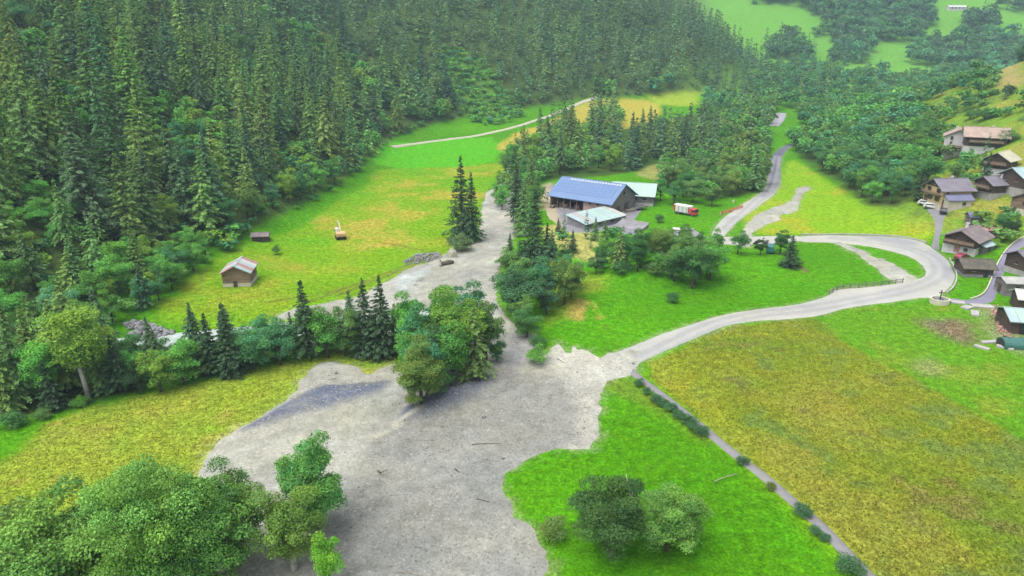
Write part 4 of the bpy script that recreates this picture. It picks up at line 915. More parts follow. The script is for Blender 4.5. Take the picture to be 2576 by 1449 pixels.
def mass(name, items, lods, h0, m, label, cat, low_h=0.0):
    Qs, Cs = [], []
    ZG = ground_z(np.array([q[1] for q in items]), np.array([q[2] for q in items])) if items else []
    for i, (d, x, y, h, tn, zn) in enumerate(items):
        Q, C = lods[i % len(lods)] if h >= low_h else LOW_LOD[i % 4]; k = h/(h0 if h >= low_h else 4.0); a = rnd.uniform(0, 6.28); w = k*rnd.uniform(1.0, 1.5)
        R = np.array([[math.cos(a)*w, -math.sin(a)*w, 0], [math.sin(a)*w, math.cos(a)*w, 0], [0, 0, k]])
        Qs.append(Q @ R.T+np.array([x, y, ZG[i]])); Cs.append(C*np.array(tn))
    if not Qs: return
    o = mobj(name, quads_to_mesh(name, np.concatenate(Qs), np.concatenate(Cs), m)); tag(o, label, cat, kind='stuff')
mass('spruce_forest', spr_items[ks:], SPR_LOD, 20.0, M_NEEDLE_S, 'dense distant spruce forest covering the slopes', 'forest')
mass('broadleaf_forest', leaf_items[kl:], LFY_LOD, 12.0, M_LEAF_S, 'distant broadleaf woods and scrub of the upper valley', 'forest', 6.0)
under = []
for x, y, u, v in scatter(26000, 5.8, (-230, 60, 100, 430), lambda X, Y: (hill_d(X, Y) > 0.5) & (hill_d(X, Y) < 120), 61):
    under.append((0, x, y, rnd.uniform(1.8, 4.2), tone_of(rnd.choice([DEEP, MIDG, FRESH, BLUEG, DEEP]), .2), 'slope'))
mass('undergrowth', under, LOW_LOD, 4.0, M_LEAF_S, 'leafy undergrowth between the slope trees', 'undergrowth')
print('TREES', len(spr_items), len(leaf_items), N_TREES)
# ------------------------------------------------------------------ buildings
M_PLASTER = solid('white_plaster', (0.62, 0.60, 0.60), 0.85, 0.12, 1.2, 0.1)
M_YELLOW = solid('yellow_plaster', (0.62, 0.46, 0.24), 0.85, 0.12, 1.2, 0.1)
M_CREAM = solid('cream_plaster', (0.58, 0.54, 0.43), 0.85, 0.12, 1.2, 0.1)
M_DARKWOOD = solid('dark_timber', (0.085, 0.058, 0.043), 0.85, 0.4, 2.0, 0.3, streak=(1, 1, 6))
M_WOOD = solid('weathered_timber', (0.25, 0.175, 0.115), 0.85, 0.35, 2.0, 0.3, streak=(1, 1, 6))
M_GREYWOOD = solid('grey_timber', (0.19, 0.17, 0.165), 0.9, 0.35, 2.0, 0.3, streak=(1, 1, 6))
M_PINKBLOCK = solid('pale_pink_block', (0.45, 0.31, 0.27), 0.85, 0.15, 1.5, 0.1)
M_SOLAR = solid('blue_metal_roofing', (0.13, 0.21, 0.38), 0.35, 0.10, 0.8, 0, 0.0, spec=0.5)
M_PANEL = solid('solar_glass', (0.125, 0.205, 0.385), 0.25, 0.08, 1.0, 0, spec=0.6)
M_SKYLIGHT = solid('ridge_skylight', (0.42, 0.47, 0.58), 0.3, 0.15, 1.5)
M_MINT = solid('mint_metal_roofing', (0.36, 0.50, 0.43), 0.45, 0.08, 0.7)
M_WHITEROOF = solid('white_metal_roofing', (0.52, 0.53, 0.49), 0.45, 0.08, 0.7)
M_MINTBLUE = solid('pale_blue_metal_roofing', (0.36, 0.47, 0.48), 0.45, 0.10, 0.7)
M_PINKROOF = solid('pink_stone_roofing', (0.36, 0.27, 0.225), 0.8, 0.22, 1.6, 0.4)
M_CREAMROOF = solid('cream_slab_roofing', (0.47, 0.45, 0.34), 0.8, 0.18, 1.6, 0.3)
M_GREYROOF = solid('purple_grey_roofing', (0.185, 0.17, 0.20), 0.7, 0.2, 1.6, 0.3)
M_BLUEROOF = solid('slate_blue_roofing', (0.17, 0.17, 0.27), 0.6, 0.15, 1.6, 0.2)
M_BROWNROOF = solid('brown_slab_roofing', (0.20, 0.165, 0.165), 0.8, 0.28, 1.6, 0.4)
M_MOSSROOF = solid('dark_mossy_roofing', (0.105, 0.095, 0.075), 0.9, 0.35, 1.3, 0.4)
M_CONC = solid('concrete', (0.40, 0.39, 0.37), 0.85, 0.18, 0.9, 0.1)
M_DARKCONC = solid('dark_concrete', (0.24, 0.23, 0.25), 0.85, 0.2, 0.9, 0.1)
M_GLASS = solid('dark_window_glass', (0.03, 0.035, 0.045), 0.12, 0.1, 1, spec=0.7)
M_FRAME = solid('brown_window_frame', (0.13, 0.085, 0.06), 0.7, 0.2, 2)
M_WHITE = solid('white_paint', (0.74, 0.74, 0.73), 0.5, 0.06, 1)
M_RED = solid('red_paint', (0.52, 0.045, 0.05), 0.35, 0.08, 1)
M_DARKRED = solid('dark_red_paint', (0.25, 0.03, 0.05), 0.35, 0.08, 1)
M_ORANGE = solid('orange_plastic', (0.72, 0.17, 0.06), 0.55, 0.12, 2)
M_TYRE = solid('rubber', (0.025, 0.025, 0.025), 0.85, 0.2, 4)
M_STEEL = solid('grey_steel', (0.30, 0.30, 0.31), 0.45, 0.15, 2, 0, 0.6)
M_BEIGE = solid('faded_yellow_paint', (0.62, 0.40, 0.20), 0.5, 0.12, 2)
M_PALEBOOM = solid('pale_yellow_paint', (0.62, 0.58, 0.30), 0.5, 0.1, 2)
M_TEAL = solid('teal_paint', (0.03, 0.17, 0.165), 0.4, 0.1, 1)
M_DKGREEN = solid('dark_green_sheet', (0.05, 0.155, 0.13), 0.35, 0.12, 1)
M_SILVER = solid('silver_paint', (0.55, 0.56, 0.58), 0.3, 0.05, 1, 0, 0.3)
M_BLACK = solid('black_paint', (0.03, 0.03, 0.035), 0.3, 0.1, 1)
M_RUST = solid('rusty_sheet', (0.42, 0.22, 0.20), 0.7, 0.25, 1.5)
M_RUBBLE = solid('grey_rubble', (0.27, 0.265, 0.265), 0.95, 0.35, 1.5, 0.5)
M_SILT = solid('silt_coat', (0.40, 0.39, 0.30), 0.9, 0.15, 1.5, 0.3)
M_DEADWOOD = solid('dead_wood', (0.12, 0.105, 0.085), 0.9, 0.3, 3, 0.3)
M_PALEWOOD = solid('stripped_wood', (0.30, 0.265, 0.20), 0.9, 0.25, 3, 0.3)

def window(parent, M, w, h, shutters=None, pane=None, frame=None):
    """M places the window: local x along the wall, y outwards, z up"""
    f = MB(); t = 0.09
    for c, d in (((0, .05, h/2), (w, .10, t)), ((0, .05, -h/2), (w, .10, t)), ((-w/2, .05, 0), (t, .10, h+t)), ((w/2, .05, 0), (t, .10, h+t)), ((0, .045, 0), (t*.7, .07, h))):
        f.box(c, d, M)
    fo = f.build('window', frame or M_FRAME, parent)
    p = MB(); p.box((0, .025, 0), (w, .05, h), M); p.build('pane', pane or M_GLASS, fo)
    s = MB(); s.box((0, .10, -h/2-.10), (w+.2, .2, .07), M); s.build('sill', M_CONC, fo)
    if shutters:
        for sx in (-1, 1):
            s = MB(); s.box((sx*(w/2+w*.26), .04, 0), (w*.46, .06, h), M); s.build('shutter', shutters, fo)
    return fo

def wall_frame(side, L, W, a, z):
    """matrix for a fitting on a wall: side F (-y), B (+y), L (-x), R (+x); a along the wall"""
    if side == 'F': return Matrix.Translation((a, -W/2, z)) @ Matrix.Rotation(math.pi, 4, 'Z')
    if side == 'B': return Matrix.Translation((a, W/2, z))
    if side == 'L': return Matrix.Translation((-L/2, a, z)) @ Matrix.Rotation(math.pi/2, 4, 'Z')
    return Matrix.Translation((L/2, a, z)) @ Matrix.Rotation(-math.pi/2, 4, 'Z')

def gable_roof(root, L, W, he, hr, oe, og, m, thick=0.18, sheets=0, mats=None, name='roof'):
    """two pitched slabs, each slab a part, with a ridge cap"""
    sl = (hr-he)/(W/2); out = []
    for sgn in (-1, 1):
        y1 = sgn*(W/2+oe); z1 = he-sl*oe
        n = max(1, sheets); xs = np.linspace(-L/2-og, L/2+og, n+1)
        parent = root
        for i in range(n):
            mb = MB(); g = 0.02 if n > 1 else 0; dz = 0.012*(i % 2) if n > 1 else 0
            P = [(xs[i]+g, 0, hr+dz), (xs[i+1]-g, 0, hr+dz), (xs[i+1]-g, y1, z1+dz), (xs[i]+g, y1, z1+dz)]
            mb.add(P+[(x, y, z-thick) for x, y, z in P], [(0, 1, 2, 3), (7, 6, 5, 4), (0, 4, 5, 1), (1, 5, 6, 2), (2, 6, 7, 3), (3, 7, 4, 0)])
            o = mb.build('roof_sheet' if n > 1 else 'roof', (mats[(i+(sgn > 0)) % len(mats)] if mats else m), root); out.append(o)
    rc = MB(); rc.prism([(-.18, -.02), (0, .06), (.18, -.02), (0, -.1)], -L/2-og-.01, L/2+og+.01, 'x')
    rc.v = [(x, y, z+hr+.02) for x, y, z in rc.v]; rc.build('ridge_cap', mats[0] if mats else m, out[0])
    return out

def chalet(name, label, u, v, rot, L, W, he, hr, wall, roof, base=None, base_h=0.0, oe=0.7, og=0.8, wins=(), doors=(), balc=(), chim=None, group=None, sheets=0, mats=None, sink=0.6, xy=None, lift=0.0, gable=None, cat='house', pitch_only=True):
    if u > 2330 and v > 300: L, W, he, hr = L*1.1, W*1.1, he*1.08, hr*1.08
    x, y = xy if xy else at(u, v); rz = math.radians(rot)
    c, s = math.cos(rz), math.sin(rz)
    zs = [gz(x+c*a-s*b, y+s*a+c*b) for a in (-L/2, 0, L/2) for b in (-W/2, 0, W/2)]
    z0 = sum(zs)/len(zs)+lift; deep = max(0.5, z0-min(zs)+sink)
    r = thing(name, (x, y, z0), rz, label, cat, group)
    bh = base_h if base else 0.0
    if base:
        mb = MB(); mb.box((0, 0, (bh-deep)/2), (L+.06, W+.06, bh+deep)); mb.build('base_wall', base, r)
    mb = MB(); mb.box((0, 0, ((bh if base else -deep)+he)/2), (L, W, he-(bh if base else -deep))); mb.build('wall', wall, r)
    g = MB(); g.prism([(-W/2+.01, he-.01), (W/2-.01, he-.01), (0, hr-.06)], -L/2+.01, L/2-.01, 'x'); g.build('gable', gable or wall, r)
    rf = gable_roof(r, L, W, he+.05, hr+.05, oe, og, roof, sheets=sheets, mats=mats)
    half = {'F': L/2, 'B': L/2, 'L': W/2, 'R': W/2}
    for side, a, z, w, h, *sh in wins:
        a = max(-half[side]+w*.8, min(half[side]-w*.8, a*.8 if L < 9 else a)); zmax = (hr-1.2 if side in 'LR' and abs(a) < 1 else he-h*.7)
        window(r, wall_frame(side, L, W, a, min(z, zmax)), w*.92, h*.92, sh[0] if sh else None)
    doors = [(s_, max(-half[s_]+w_*.7, min(half[s_]-w_*.7, a_)), w_, h_, m_) for s_, a_, w_, h_, m_ in doors]
    balc = [(s_, a_, min(z_, he*.62), min(w_, 2*half[s_]-.4)) for s_, a_, z_, w_ in balc]
    for side, a, w, h, m in doors:
        M = wall_frame(side, L, W, a, h/2); d = MB(); d.box((0, .05, 0), (w, .12, h), M); do = d.build('door', m, r)
        k = MB(); k.box((w*.35, .14, 0), (.08, .08, .18), M); k.build('handle', M_STEEL, do)
    for side, a, z, w in balc:
        M = wall_frame(side, L, W, a, z); b = MB(); b.box((0, .65, 0), (w, 1.3, .14), M); bo = b.build('balcony', M_DARKWOOD, r)
        q = MB(); q.box((0, 1.27, .95), (w, .08, .10), M); q.box((0, 1.27, .5), (w, .05, .5), M)
        for i in range(6): q.box((-w/2+.05+(w-.1)*i/5, 1.27, .48), (.1, .1, .95), M)
        q.build('railing', M_WOOD, bo)
    if chim:
        cx, cy = chim; zc = hr-(hr-he)/(W/2)*abs(cy); b = MB(); b.box((cx, cy, zc+.35), (.6, .6, 1.6)); b.box((cx, cy, zc+1.2), (.8, .8, .1)); b.build('chimney', M_PLASTER, rf[0])
    return r

# ---- the farm: long open barn with a blue panelled roof
def barn():
    L, W, he, hr = 22.6, 16.4, 4.5, 8.9
    x, y = at(1490, 521); z = gz(x, y)+0.1; rz = math.radians(-36)
    r = thing('barn', (x, y, z), rz, 'long open-fronted barn under a blue panelled roof', 'barn')
    def part(nm, m, boxes, par=r):
        mb = MB()
        for c, d in boxes: mb.box(c, d)
        return mb.build(nm, m, par)
    part('floor_slab', M_CONC, [((0, 0, -.6), (L+.8, W+.8, 1.3))])
    part('back_wall', M_WOOD, [((0, W/2-.15, he/2), (L, .3, he))])
    part('front_wall', M_PINKBLOCK, [((L*.28, -W/2+.15, 2.2), (L*.44, .3, 4.3))])
    for sx in (-1, 1):
        mb = MB(); mb.prism([(-W/2+.02, 0), (W/2-.02, 0), (W/2-.02, he), (0, hr-.1), (-W/2+.02, he)], sx*(L/2-.3), sx*(L/2), 'x'); g = mb.build('gable_wall', M_GREYWOOD if sx > 0 else M_WOOD, r)
        if sx > 0:
            for a, z0, w, h in ((-3.5, 1.3, 2.2, 2.4), (2.0, 1.4, 2.6, 2.6)):
                q = MB(); q.box((L/2+.03, a, z0), (.10, w, h)); q.build('barn_door', M_DARKWOOD, r)
            window(r, wall_frame('R', L, W, 0, 6.0), 1.2, 1.0)
    for i in range(6):
        part('post', M_WOOD, [((-L/2+.3+i*2.45, -W/2+.2, he/2), (.28, .28, he))])
    part('beam', M_DARKWOOD, [((-L*.22, -W/2+.2, he-.2), (L*.56, .3, .35))])
    part('partition', M_DARKWOOD, [((-L*.2, 1.5, 2.0), (L*.55, .2, 4.0))])
    for bx, by, s in ((-8.5, -5, 1.3), (-6.8, -5.6, 1.1), (-2.5, -5.2, 1.2)):
        part('hay_crate', M_PINKBLOCK, [((bx, by, s/2+.06), (s*1.4, s, s))])
    for i in range(3): window(r, wall_frame('F', L, W, L*.16+i*2.9, 3.2), .9, .6)
    sl = (hr-he)/(W/2); roofs = gable_roof(r, L, W, he, hr, 1.0, .7, M_SOLAR, .22)
    front = roofs[0]; ang = math.atan(sl); cw, ch = 1.66, 1.5
    pm = MB(); pm.box((0, 0, 0), (cw-.03, ch-.03, .04)); pme = pm.mesh('solar_panel', M_PANEL)
    sm = MB(); sm.box((0, 0, 0), (.75, .85, .12)); sme = sm.mesh('skylight', M_SKYLIGHT)
    slope_len = (W/2+1.0)/math.cos(ang)
    def on_roof(a, s, lift): return (a, -s*math.cos(ang), hr-s*math.sin(ang)+lift)
    for i in range(13):
        for j in range(4):
            s = 2.55+j*ch; mobj('solar_panel', pme, front, on_roof(-11.1+i*cw+.6, s, .05), (ang, 0, 0))
    for i in range(18): mobj('skylight', sme, front, on_roof(-7.5+i*1.05, .95, .06), (ang, 0, 0))
    return r
barn()
r = chalet('farm_shed', 'shed with a pale mint sheet metal roof behind the barn', 1594, 506, -16, 14.0, 11, 3.6, 6.4, M_GREYWOOD, M_MINT, M_CONC, .8, .8, .6, wins=[('F', -3, 2.2, 1.4, .9), ('F', 1, 2.2, 1.4, .9), ('F', 4, 2.2, 1.4, .9)], doors=[('R', 0, 2.4, 2.6, M_DARKWOOD)], cat='shed', sheets=6, mats=[M_MINT])

def lean_roof_shed():
    x, y = at(1500, 560); z = gz(x, y); L, W = 17.0, 7.6
    r = thing('low_shed', (x, y, z), math.radians(40), 'low shed with a broad pale mint roof in front of the barn', 'shed')
    mb = MB(); mb.prism([(-W/2, -1.2), (W/2, -1.2), (W/2, 2.9), (-W/2, 1.7)], -L/2, L/2, 'x'); mb.build('wall', M_DARKCONC, r)
    ms = [M_MINTBLUE, M_CONC, M_MINTBLUE, M_MINTBLUE, M_MINT, M_MINTBLUE, M_MINT, M_CONC]
    for i in range(8):
        x0, x1 = -L/2-.5+i*(L+1)/8, -L/2-.5+(i+1)*(L+1)/8-.04; dz = .02*(i % 2)
        q = MB(); P = [(x0, -W/2-.6, 1.72+dz), (x1, -W/2-.6, 1.72+dz), (x1, W/2+.5, 3.12+dz), (x0, W/2+.5, 3.12+dz)]
        q.add(P+[(a, b, c-.14) for a, b, c in P], [(0, 1, 2, 3), (7, 6, 5, 4), (0, 4, 5, 1), (1, 5, 6, 2), (2, 6, 7, 3), (3, 7, 4, 0)]); q.build('roof_sheet', ms[i], r)
    for a in (-8, -3, 3): window(r, wall_frame('F', L, W, a, .9), 1.6, .6)
    g = MB(); g.box((0, -W/2-.62, 1.60), (L+1, .14, .14)); g.build('gutter', M_STEEL, r)
    q = MB(); q.box((L/2+.04, 1, 1.0), (.1, 2.4, 2.2)); q.build('door', M_DARKWOOD, r)
lean_roof_shed()
def slab_ramp(u, v, rot, L, W, name, label, m, extra=None):
    x, y = at(u, v); r = thing(name, (x, y, gz(x, y)), math.radians(rot), label, 'ramp')
    q = MB(); q.prism([(-W/2, -.8), (W/2, -.8), (W/2, 1.3), (-W/2, .25)], -L/2, L/2, 'x'); q.build('slab', m, r, bevel=.03)
    k = MB(); k.box((0, W/2, 1.35), (L, .25, .5)); k.build('kerb_wall', M_CONC, r)
slab_ramp(1587, 572, -38, 9, 5, 'loading_ramp', 'grey concrete ramp right of the low mint roof', M_DARKCONC)
slab_ramp(1733, 598, 30, 8, 4.5, 'flat_bunker_roof', 'flat grey bunker roof half hidden behind the meadow grove', M_DARKCONC)
x, y = at(1718, 584); r = thing('covered_woodpile', (x, y, gz(x, y)), math.radians(-12), 'long pile under a white sheet on the lawn below the truck', 'woodpile')
q = MB(); q.box((0, 0, .5), (5.6, 1.3, 1.0)); q.build('logs', M_WOOD, r)
q = MB(); q.prism([(-.8, .7), (-.75, 1.05), (0, 1.2), (.75, 1.05), (.8, .7)], -2.95, 2.95, 'x'); q.build('cover_sheet', M_WHITE, r)

def wheel(parent, loc, R=0.48, w=0.30):
    q = MB(); n = 14
    q.tube([(0, -w/2, 0), (0, -w/2+.03, 0), (0, w/2-.03, 0), (0, w/2, 0)], [R*.9, R, R, R*.9], n); o = q.build('wheel', M_TYRE, parent, True, loc=loc)
    k = MB(); k.tube([(0, -w/2-.02, 0), (0, w/2+.02, 0)], [R*.55, R*.55], 10); k.build('rim', M_STEEL, o); return o
# timber and machinery left in the farm yard
for i, (u, v, rot, lb) in enumerate([(1585, 533, 20, 'stack of boards on the yard right of the barn'), (1560, 548, -35, 'stack of boards between the barn and the low shed'), (1392, 522, 60, 'stack of boards at the left end of the barn')]):
    x, y = at(u, v); r = thing('board_stack', (x, y, gz(x, y)+.05), math.radians(rot), lb, 'boards', 'board stacks in the farm yard')
    for k in range(4):
        for j in range(3):
            q = MB(); q.box(((j % 2)*.1, (j-1)*.42, .12+k*.2), (3.6-.2*k, .38, .16)); q.build('board', (M_WOOD, M_PALEWOOD, M_GREYWOOD)[(k+j+i) % 3], r)
x, y = at(1612, 528); r = thing('farm_trailer', (x, y, gz(x, y)+.05), math.radians(30), 'grey flat farm trailer right of the barn gable', 'trailer')
q = MB(); q.box((0, 0, .85), (4.4, 2.0, .16)); q.build('bed', M_GREYWOOD, r)
q = MB(); q.box((2.9, 0, .6), (1.6, .14, .14)); q.build('drawbar', M_STEEL, r)
for sy in (-1, 1):
    q = MB(); q.box((0, sy*.98, 1.1), (4.3, .05, .4)); q.build('side_board', M_STEEL, r); wheel(r, (-.4, sy*.8, .42), .42, .28)

# ---- field hut in the upper meadow
chalet('field_hut', 'small timber hut on a white stone base in the upper meadow', 606, 710, 97, 6.4, 6.0, 3.5, 5.0, M_WOOD, M_RUST, M_CREAM, 0.85, .45, .7,
       wins=[('F', 1.0, 2.1, .7, .6)], doors=[('L', .3, .9, 1.5, M_DARKWOOD)], cat='hut', sheets=5, mats=[M_MINTBLUE, M_RUST, M_MINTBLUE, M_WHITEROOF, M_RUST])
chalet('forest_shed', 'tiny brown shed at the forest edge above the hut', 657, 604, 10, 4.2, 2.8, 1.5, 2.1, M_DARKWOOD, M_BROWNROOF, None, 0, .3, .3, doors=[('F', 0, .9, 1.4, M_BLACK)], cat='shed')

# ---- village on the right
H0, H1 = M_DARKWOOD, M_WOOD
chalet('farmhouse', 'large dark timber house with a long pink roof above the village', 2470, 378, -26, 11.0, 7.6, 4.9, 7.2, M_DARKWOOD, M_PINKROOF, M_PLASTER, 1.6, .9, .9,
       wins=[('F', -4, 4.2, 1.1, 1.2), ('F', -1, 4.2, 1.1, 1.2), ('F', 3, 4.2, 1.1, 1.2), ('L', 0, 5, 1, 1.2)], doors=[('F', 5, 2.6, 2.6, M_BLACK)], balc=[('F', 0, 2.9, 10)], chim=(2, 1.5))
chalet('white_house', 'white plastered gable house with many windows beside the pink roofed farmhouse', 2402, 386, 58, 8.4, 7.4, 6.2, 8.2, M_PLASTER, M_PINKROOF, M_CREAM, 1.2, .7, .8,
       wins=[('L', -2.2, 6.4, .8, 1.2), ('L', 1.9, 6.2, .8, 1.2), ('L', -2.2, 3.9, .8, 1.3), ('L', 1.9, 3.9, .8, 1.3), ('L', 0, 1.9, 2.4, 1.0), ('F', -3, 5.4, .8, 1.2), ('F', 0, 5.4, .8, 1.2), ('F', 3, 5.4, .8, 1.2), ('F', -3, 2.6, .8, 1.3), ('F', 0, 2.6, .8, 1.3), ('F', 3, 2.6, .8, 1.3)],
       doors=[('F', 1.5, 1.1, 2.1, M_FRAME)], balc=[('L', 0, 2.6, 6)], chim=(-1, 1))
chalet('yellow_chalet', 'yellow chalet with dark upper floor, balcony and slate blue roof', 2378, 512, 4, 8.0, 7.4, 4.8, 7.0, M_YELLOW, M_GREYROOF, M_CREAM, .6, .9, 1.0,
       wins=[('L', -2.6, 1.9, 1.1, 1.3, M_FRAME), ('L', 1.4, 1.9, 1.1, 1.3, M_FRAME), ('L', -2.6, 4.4, 1.0, 1.2, M_FRAME), ('L', 2.6, 4.4, 1.0, 1.2, M_FRAME), ('L', 0, 6.6, 1.0, .9), ('F', -3.6, 3.9, .8, .9), ('F', 2.5, 1.3, 1.2, .8), ('F', -1, 1.3, 1.0, .8)],
       doors=[('L', 3.6, 1.6, 2.2, M_FRAME), ('F', -4.1, 1.4, 2.1, M_FRAME)], balc=[('L', 0, 3.1, 8.4)], chim=(1.5, 1.5), gable=M_DARKWOOD)
chalet('annex', 'low annex with a slate blue roof at the side of the yellow chalet', 2402, 522, 2, 6.4, 3.4, 2.6, 3.6, M_CREAM, M_BLUEROOF, None, 0, .5, .5, wins=[('F', 1.5, 1.5, 1.0, .8)], cat='annex')
chalet('cream_roof_chalet', 'dark timber chalet with a pale cream roof below the farmhouse', 2512, 432, 36, 6.2, 6.0, 4.0, 5.8, H0, M_CREAMROOF, M_PLASTER, 1.3, .8, 1.0,
       wins=[('L', -1.5, 3.2, .9, 1.0), ('L', 1.5, 3.2, .9, 1.0), ('F', 1, 3.2, .9, 1.0)], balc=[('L', 0, 2.5, 6)])
chalet('grey_roof_chalet', 'dark timber chalet with a purple grey roof below the cream roofed one', 2496, 486, 12, 6.6, 6.0, 3.2, 4.8, H0, M_GREYROOF, M_CONC, .8, .7, .9, wins=[('L', -1.5, 2.6, .9, .9), ('L', 1.5, 2.6, .9, .9)], balc=[('L', 0, 1.9, 6)], chim=(1, -1))
chalet('mint_roof_chalet', 'dark house with a pale mint roof at the right edge', 2566, 474, 14, 7.2, 7.0, 3.8, 5.8, H0, M_MINTBLUE, M_CONC, .8, .7, .9, wins=[('L', -2, 3, .9, 1.0), ('L', 2, 3, .9, 1.0), ('F', -2, 3, .9, 1.0)], sheets=4, mats=[M_MINTBLUE])
chalet('corner_house', 'house with purple brown roof cut by the right edge', 2590, 530, 30, 6.8, 6.0, 3.4, 5.0, H1, M_BROWNROOF, M_CREAM, .8, .6, .8, wins=[('L', 0, 2.4, 1.0, 1.0)])
chalet('blue_roof_hut', 'small hut with a blue grey roof among garden bushes', 2450, 560, -10, 3.2, 3.2, 1.9, 2.7, M_GREYWOOD, M_BLUEROOF, None, 0, .4, .4, wins=[('L', 0, 1.3, .6, .6)], cat='hut')
chalet('old_brown_chalet', 'old dark chalet with a broad brown roof beside the hairpin', 2426, 628, 38, 7.6, 6.8, 3.6, 5.4, H0, M_BROWNROOF, M_PLASTER, 1.7, .9, 1.1,
       wins=[('L', -2, 3.2, .9, .9), ('L', 1.8, 3.2, .9, .9), ('L', -2, 1.0, .9, .8), ('F', 1, 2.6, .8, .8)], doors=[('L', .4, 1.3, 1.9, M_RUST)], chim=(2, 1.2), balc=[('L', 0, 2.3, 7)])
chalet('pink_roof_shed', 'small shed with a flat pinkish roof behind the old brown chalet', 2484, 594, -12, 4.4, 3.4, 2.0, 2.5, M_GREYWOOD, M_RUST, None, 0, .4, .4, wins=[('F', 0, 1.4, .8, .6)], cat='shed')
chalet('side_shed', 'whitish lean shed against the right wall of the old brown chalet', 2468, 630, 30, 4.4, 3.4, 1.7, 2.3, M_GREYWOOD, M_MINTBLUE, None, 0, .4, .4, doors=[('F', 0, 1.0, 1.7, M_DARKWOOD)], cat='shed')
chalet('log_barn', 'low black log barn with a mossy roof inside the hairpin lawn', 2446, 688, -8, 5.6, 4.8, 2.2, 3.4, H0, M_MOSSROOF, M_DARKCONC, .6, .6, .7, wins=[('F', -1.5, 1.7, .8, .5)], doors=[('F', 1.5, 1.0, 1.6, M_BLACK)], cat='barn')
chalet('lane_house', 'dark house with purple slab roof right of the village lane', 2576, 684, 14, 5.2, 5.2, 3.6, 5.0, H0, M_GREYROOF, M_CONC, 1, .5, .8, wins=[('L', 0, 2.6, .8, .9), ('F', -1, 2.6, .8, .9)])
chalet('grey_timber_shed', 'grey weathered timber shed below the purple slab roof', 2556, 736, -8, 6.4, 4.0, 2.6, 3.2, M_GREYWOOD, M_STEEL, M_DARKCONC, .5, .3, .3, wins=[('F', -1.5, 1.8, .9, .6), ('F', 1.5, 1.8, .9, .6)], doors=[('L', 0, 1.1, 1.9, M_DARKWOOD)], cat='shed', sheets=3, mats=[M_CONC])
chalet('white_roof_shed', 'shed with a plain white roof at the right edge above the mint roof', 2588, 776, -20, 5, 4.6, 2.6, 3.6, H0, M_WHITEROOF, None, 0, .5, .5, cat='shed')
chalet('stable', 'stable with a pale mint sheet roof at the right edge', 2574, 826, -14, 6.6, 6.2, 2.6, 3.7, H0, M_MINT, None, 0, .6, .6, cat='stable', sheets=5, mats=[M_MINTBLUE, M_MINT], doors=[('F', -1, 2.2, 2.2, M_BLACK)])
# far farm building on the top right meadow
chalet('far_farm', 'long low white farm building far up on the top right meadow', 2405, 24, 4, 20, 5, 2.6, 4.4, M_PLASTER, M_WHITEROOF, None, 0, .4, .4, wins=[('F', -6, 1.5, 1.6, 1.1), ('F', -2, 1.5, 1.6, 1.1), ('F', 2, 1.5, 1.6, 1.1), ('F', 6, 1.5, 1.6, 1.1)], cat='farm')

# round barrel roofed shelter in dark green sheet at the right edge
x, y = at(2566, 872); r = thing('green_shelter', (x, y, gz(x, y)), math.radians(-6), 'dark green barrel shaped shelter at the right edge', 'shelter')
q = MB(); n = 10; prof = [(1.5*math.cos(math.pi*i/n), 1.1*math.sin(math.pi*i/n)+.5) for i in range(n+1)]+[(-1.5, -.5), (1.5, -.5)]
q.prism(prof, -3.4, 3.4, 'x'); q.build('shell', M_DKGREEN, r)
q = MB(); q.prism([(1.2*math.cos(math.pi*i/n), .85*math.sin(math.pi*i/n)+.5) for i in range(n+1)]+[(-1.2, -.4), (1.2, -.4)], -3.43, -3.3, 'x'); q.build('end_panel', M_BLACK, r)
for a in (-2.2, 0, 2.2):
    q = MB(); q.tube([(a, 1.52*math.cos(math.pi*i/n), 1.12*math.sin(math.pi*i/n)+.5) for i in range(n+1)], [.05]*(n+1), 5); q.build('rib', M_TEAL, r)

# ---- round stone planter with a wayside cross at the hairpin
x, y = at(2363, 762); r = thing('stone_planter', (x, y, gz(x, y)), 0, 'round white walled planter filled with grey stones at the hairpin', 'planter')
n = 20; q = MB()
R0, R1 = 1.95, 1.65; P = []
for k in range(n):
    a = 2*math.pi*k/n; P += [(R0*1.0*math.cos(a), R0*.85*math.sin(a), -.5), (R0*math.cos(a), R0*.85*math.sin(a), 1.0), (R1*math.cos(a), R1*.85*math.sin(a), 1.0), (R1*math.cos(a), R1*.85*math.sin(a), .3)]
q.add(P, [(4*k+j, 4*((k+1) % n)+j, 4*((k+1) % n)+j+1, 4*k+j+1) for k in range(n) for j in range(3)]); q.build('ring_wall', M_CREAM, r)
q = MB(); q.tube([(0, 0, .2), (0, 0, .55)], [1.67, 1.55], 16); q.build('soil', M_RUBBLE, r).scale = (1, .85, 1)
def stone_mesh(seed, m, name='stone', sq=0.7):
    rs = np.random.RandomState(seed)
    import bmesh
    bm = bmesh.new(); bmesh.ops.create_icosphere(bm, subdivisions=1, radius=1)
    for vv in bm.verts: vv.co *= rs.uniform(.72, 1.2); vv.co.z *= sq
    me = bpy.data.meshes.new(name); bm.to_mesh(me); bm.free(); me.materials.append(m); return me
ST = [stone_mesh(i, M_STONE) for i in range(5)]; STR = [stone_mesh(20+i, M_RUBBLE) for i in range(4)]
for i in range(26):
    a, d = rnd.uniform(0, 6.28), 1.4*math.sqrt(rnd.random()); s = rnd.uniform(.22, .42)
    o = mobj('stone', ST[i % 5], r, (d*math.cos(a), .85*d*math.sin(a), .62+.12*rnd.random()), (rnd.random()*3, rnd.random()*3, rnd.random()*6)); o.scale = (s, s, s)
q = MB(); q.box((.3, .5, 1.6), (.16, .16, 2.2)); q.box((.3, .5, 2.1), (.95, .14, .16)); q.build('wayside_cross', M_DARKWOOD, r)

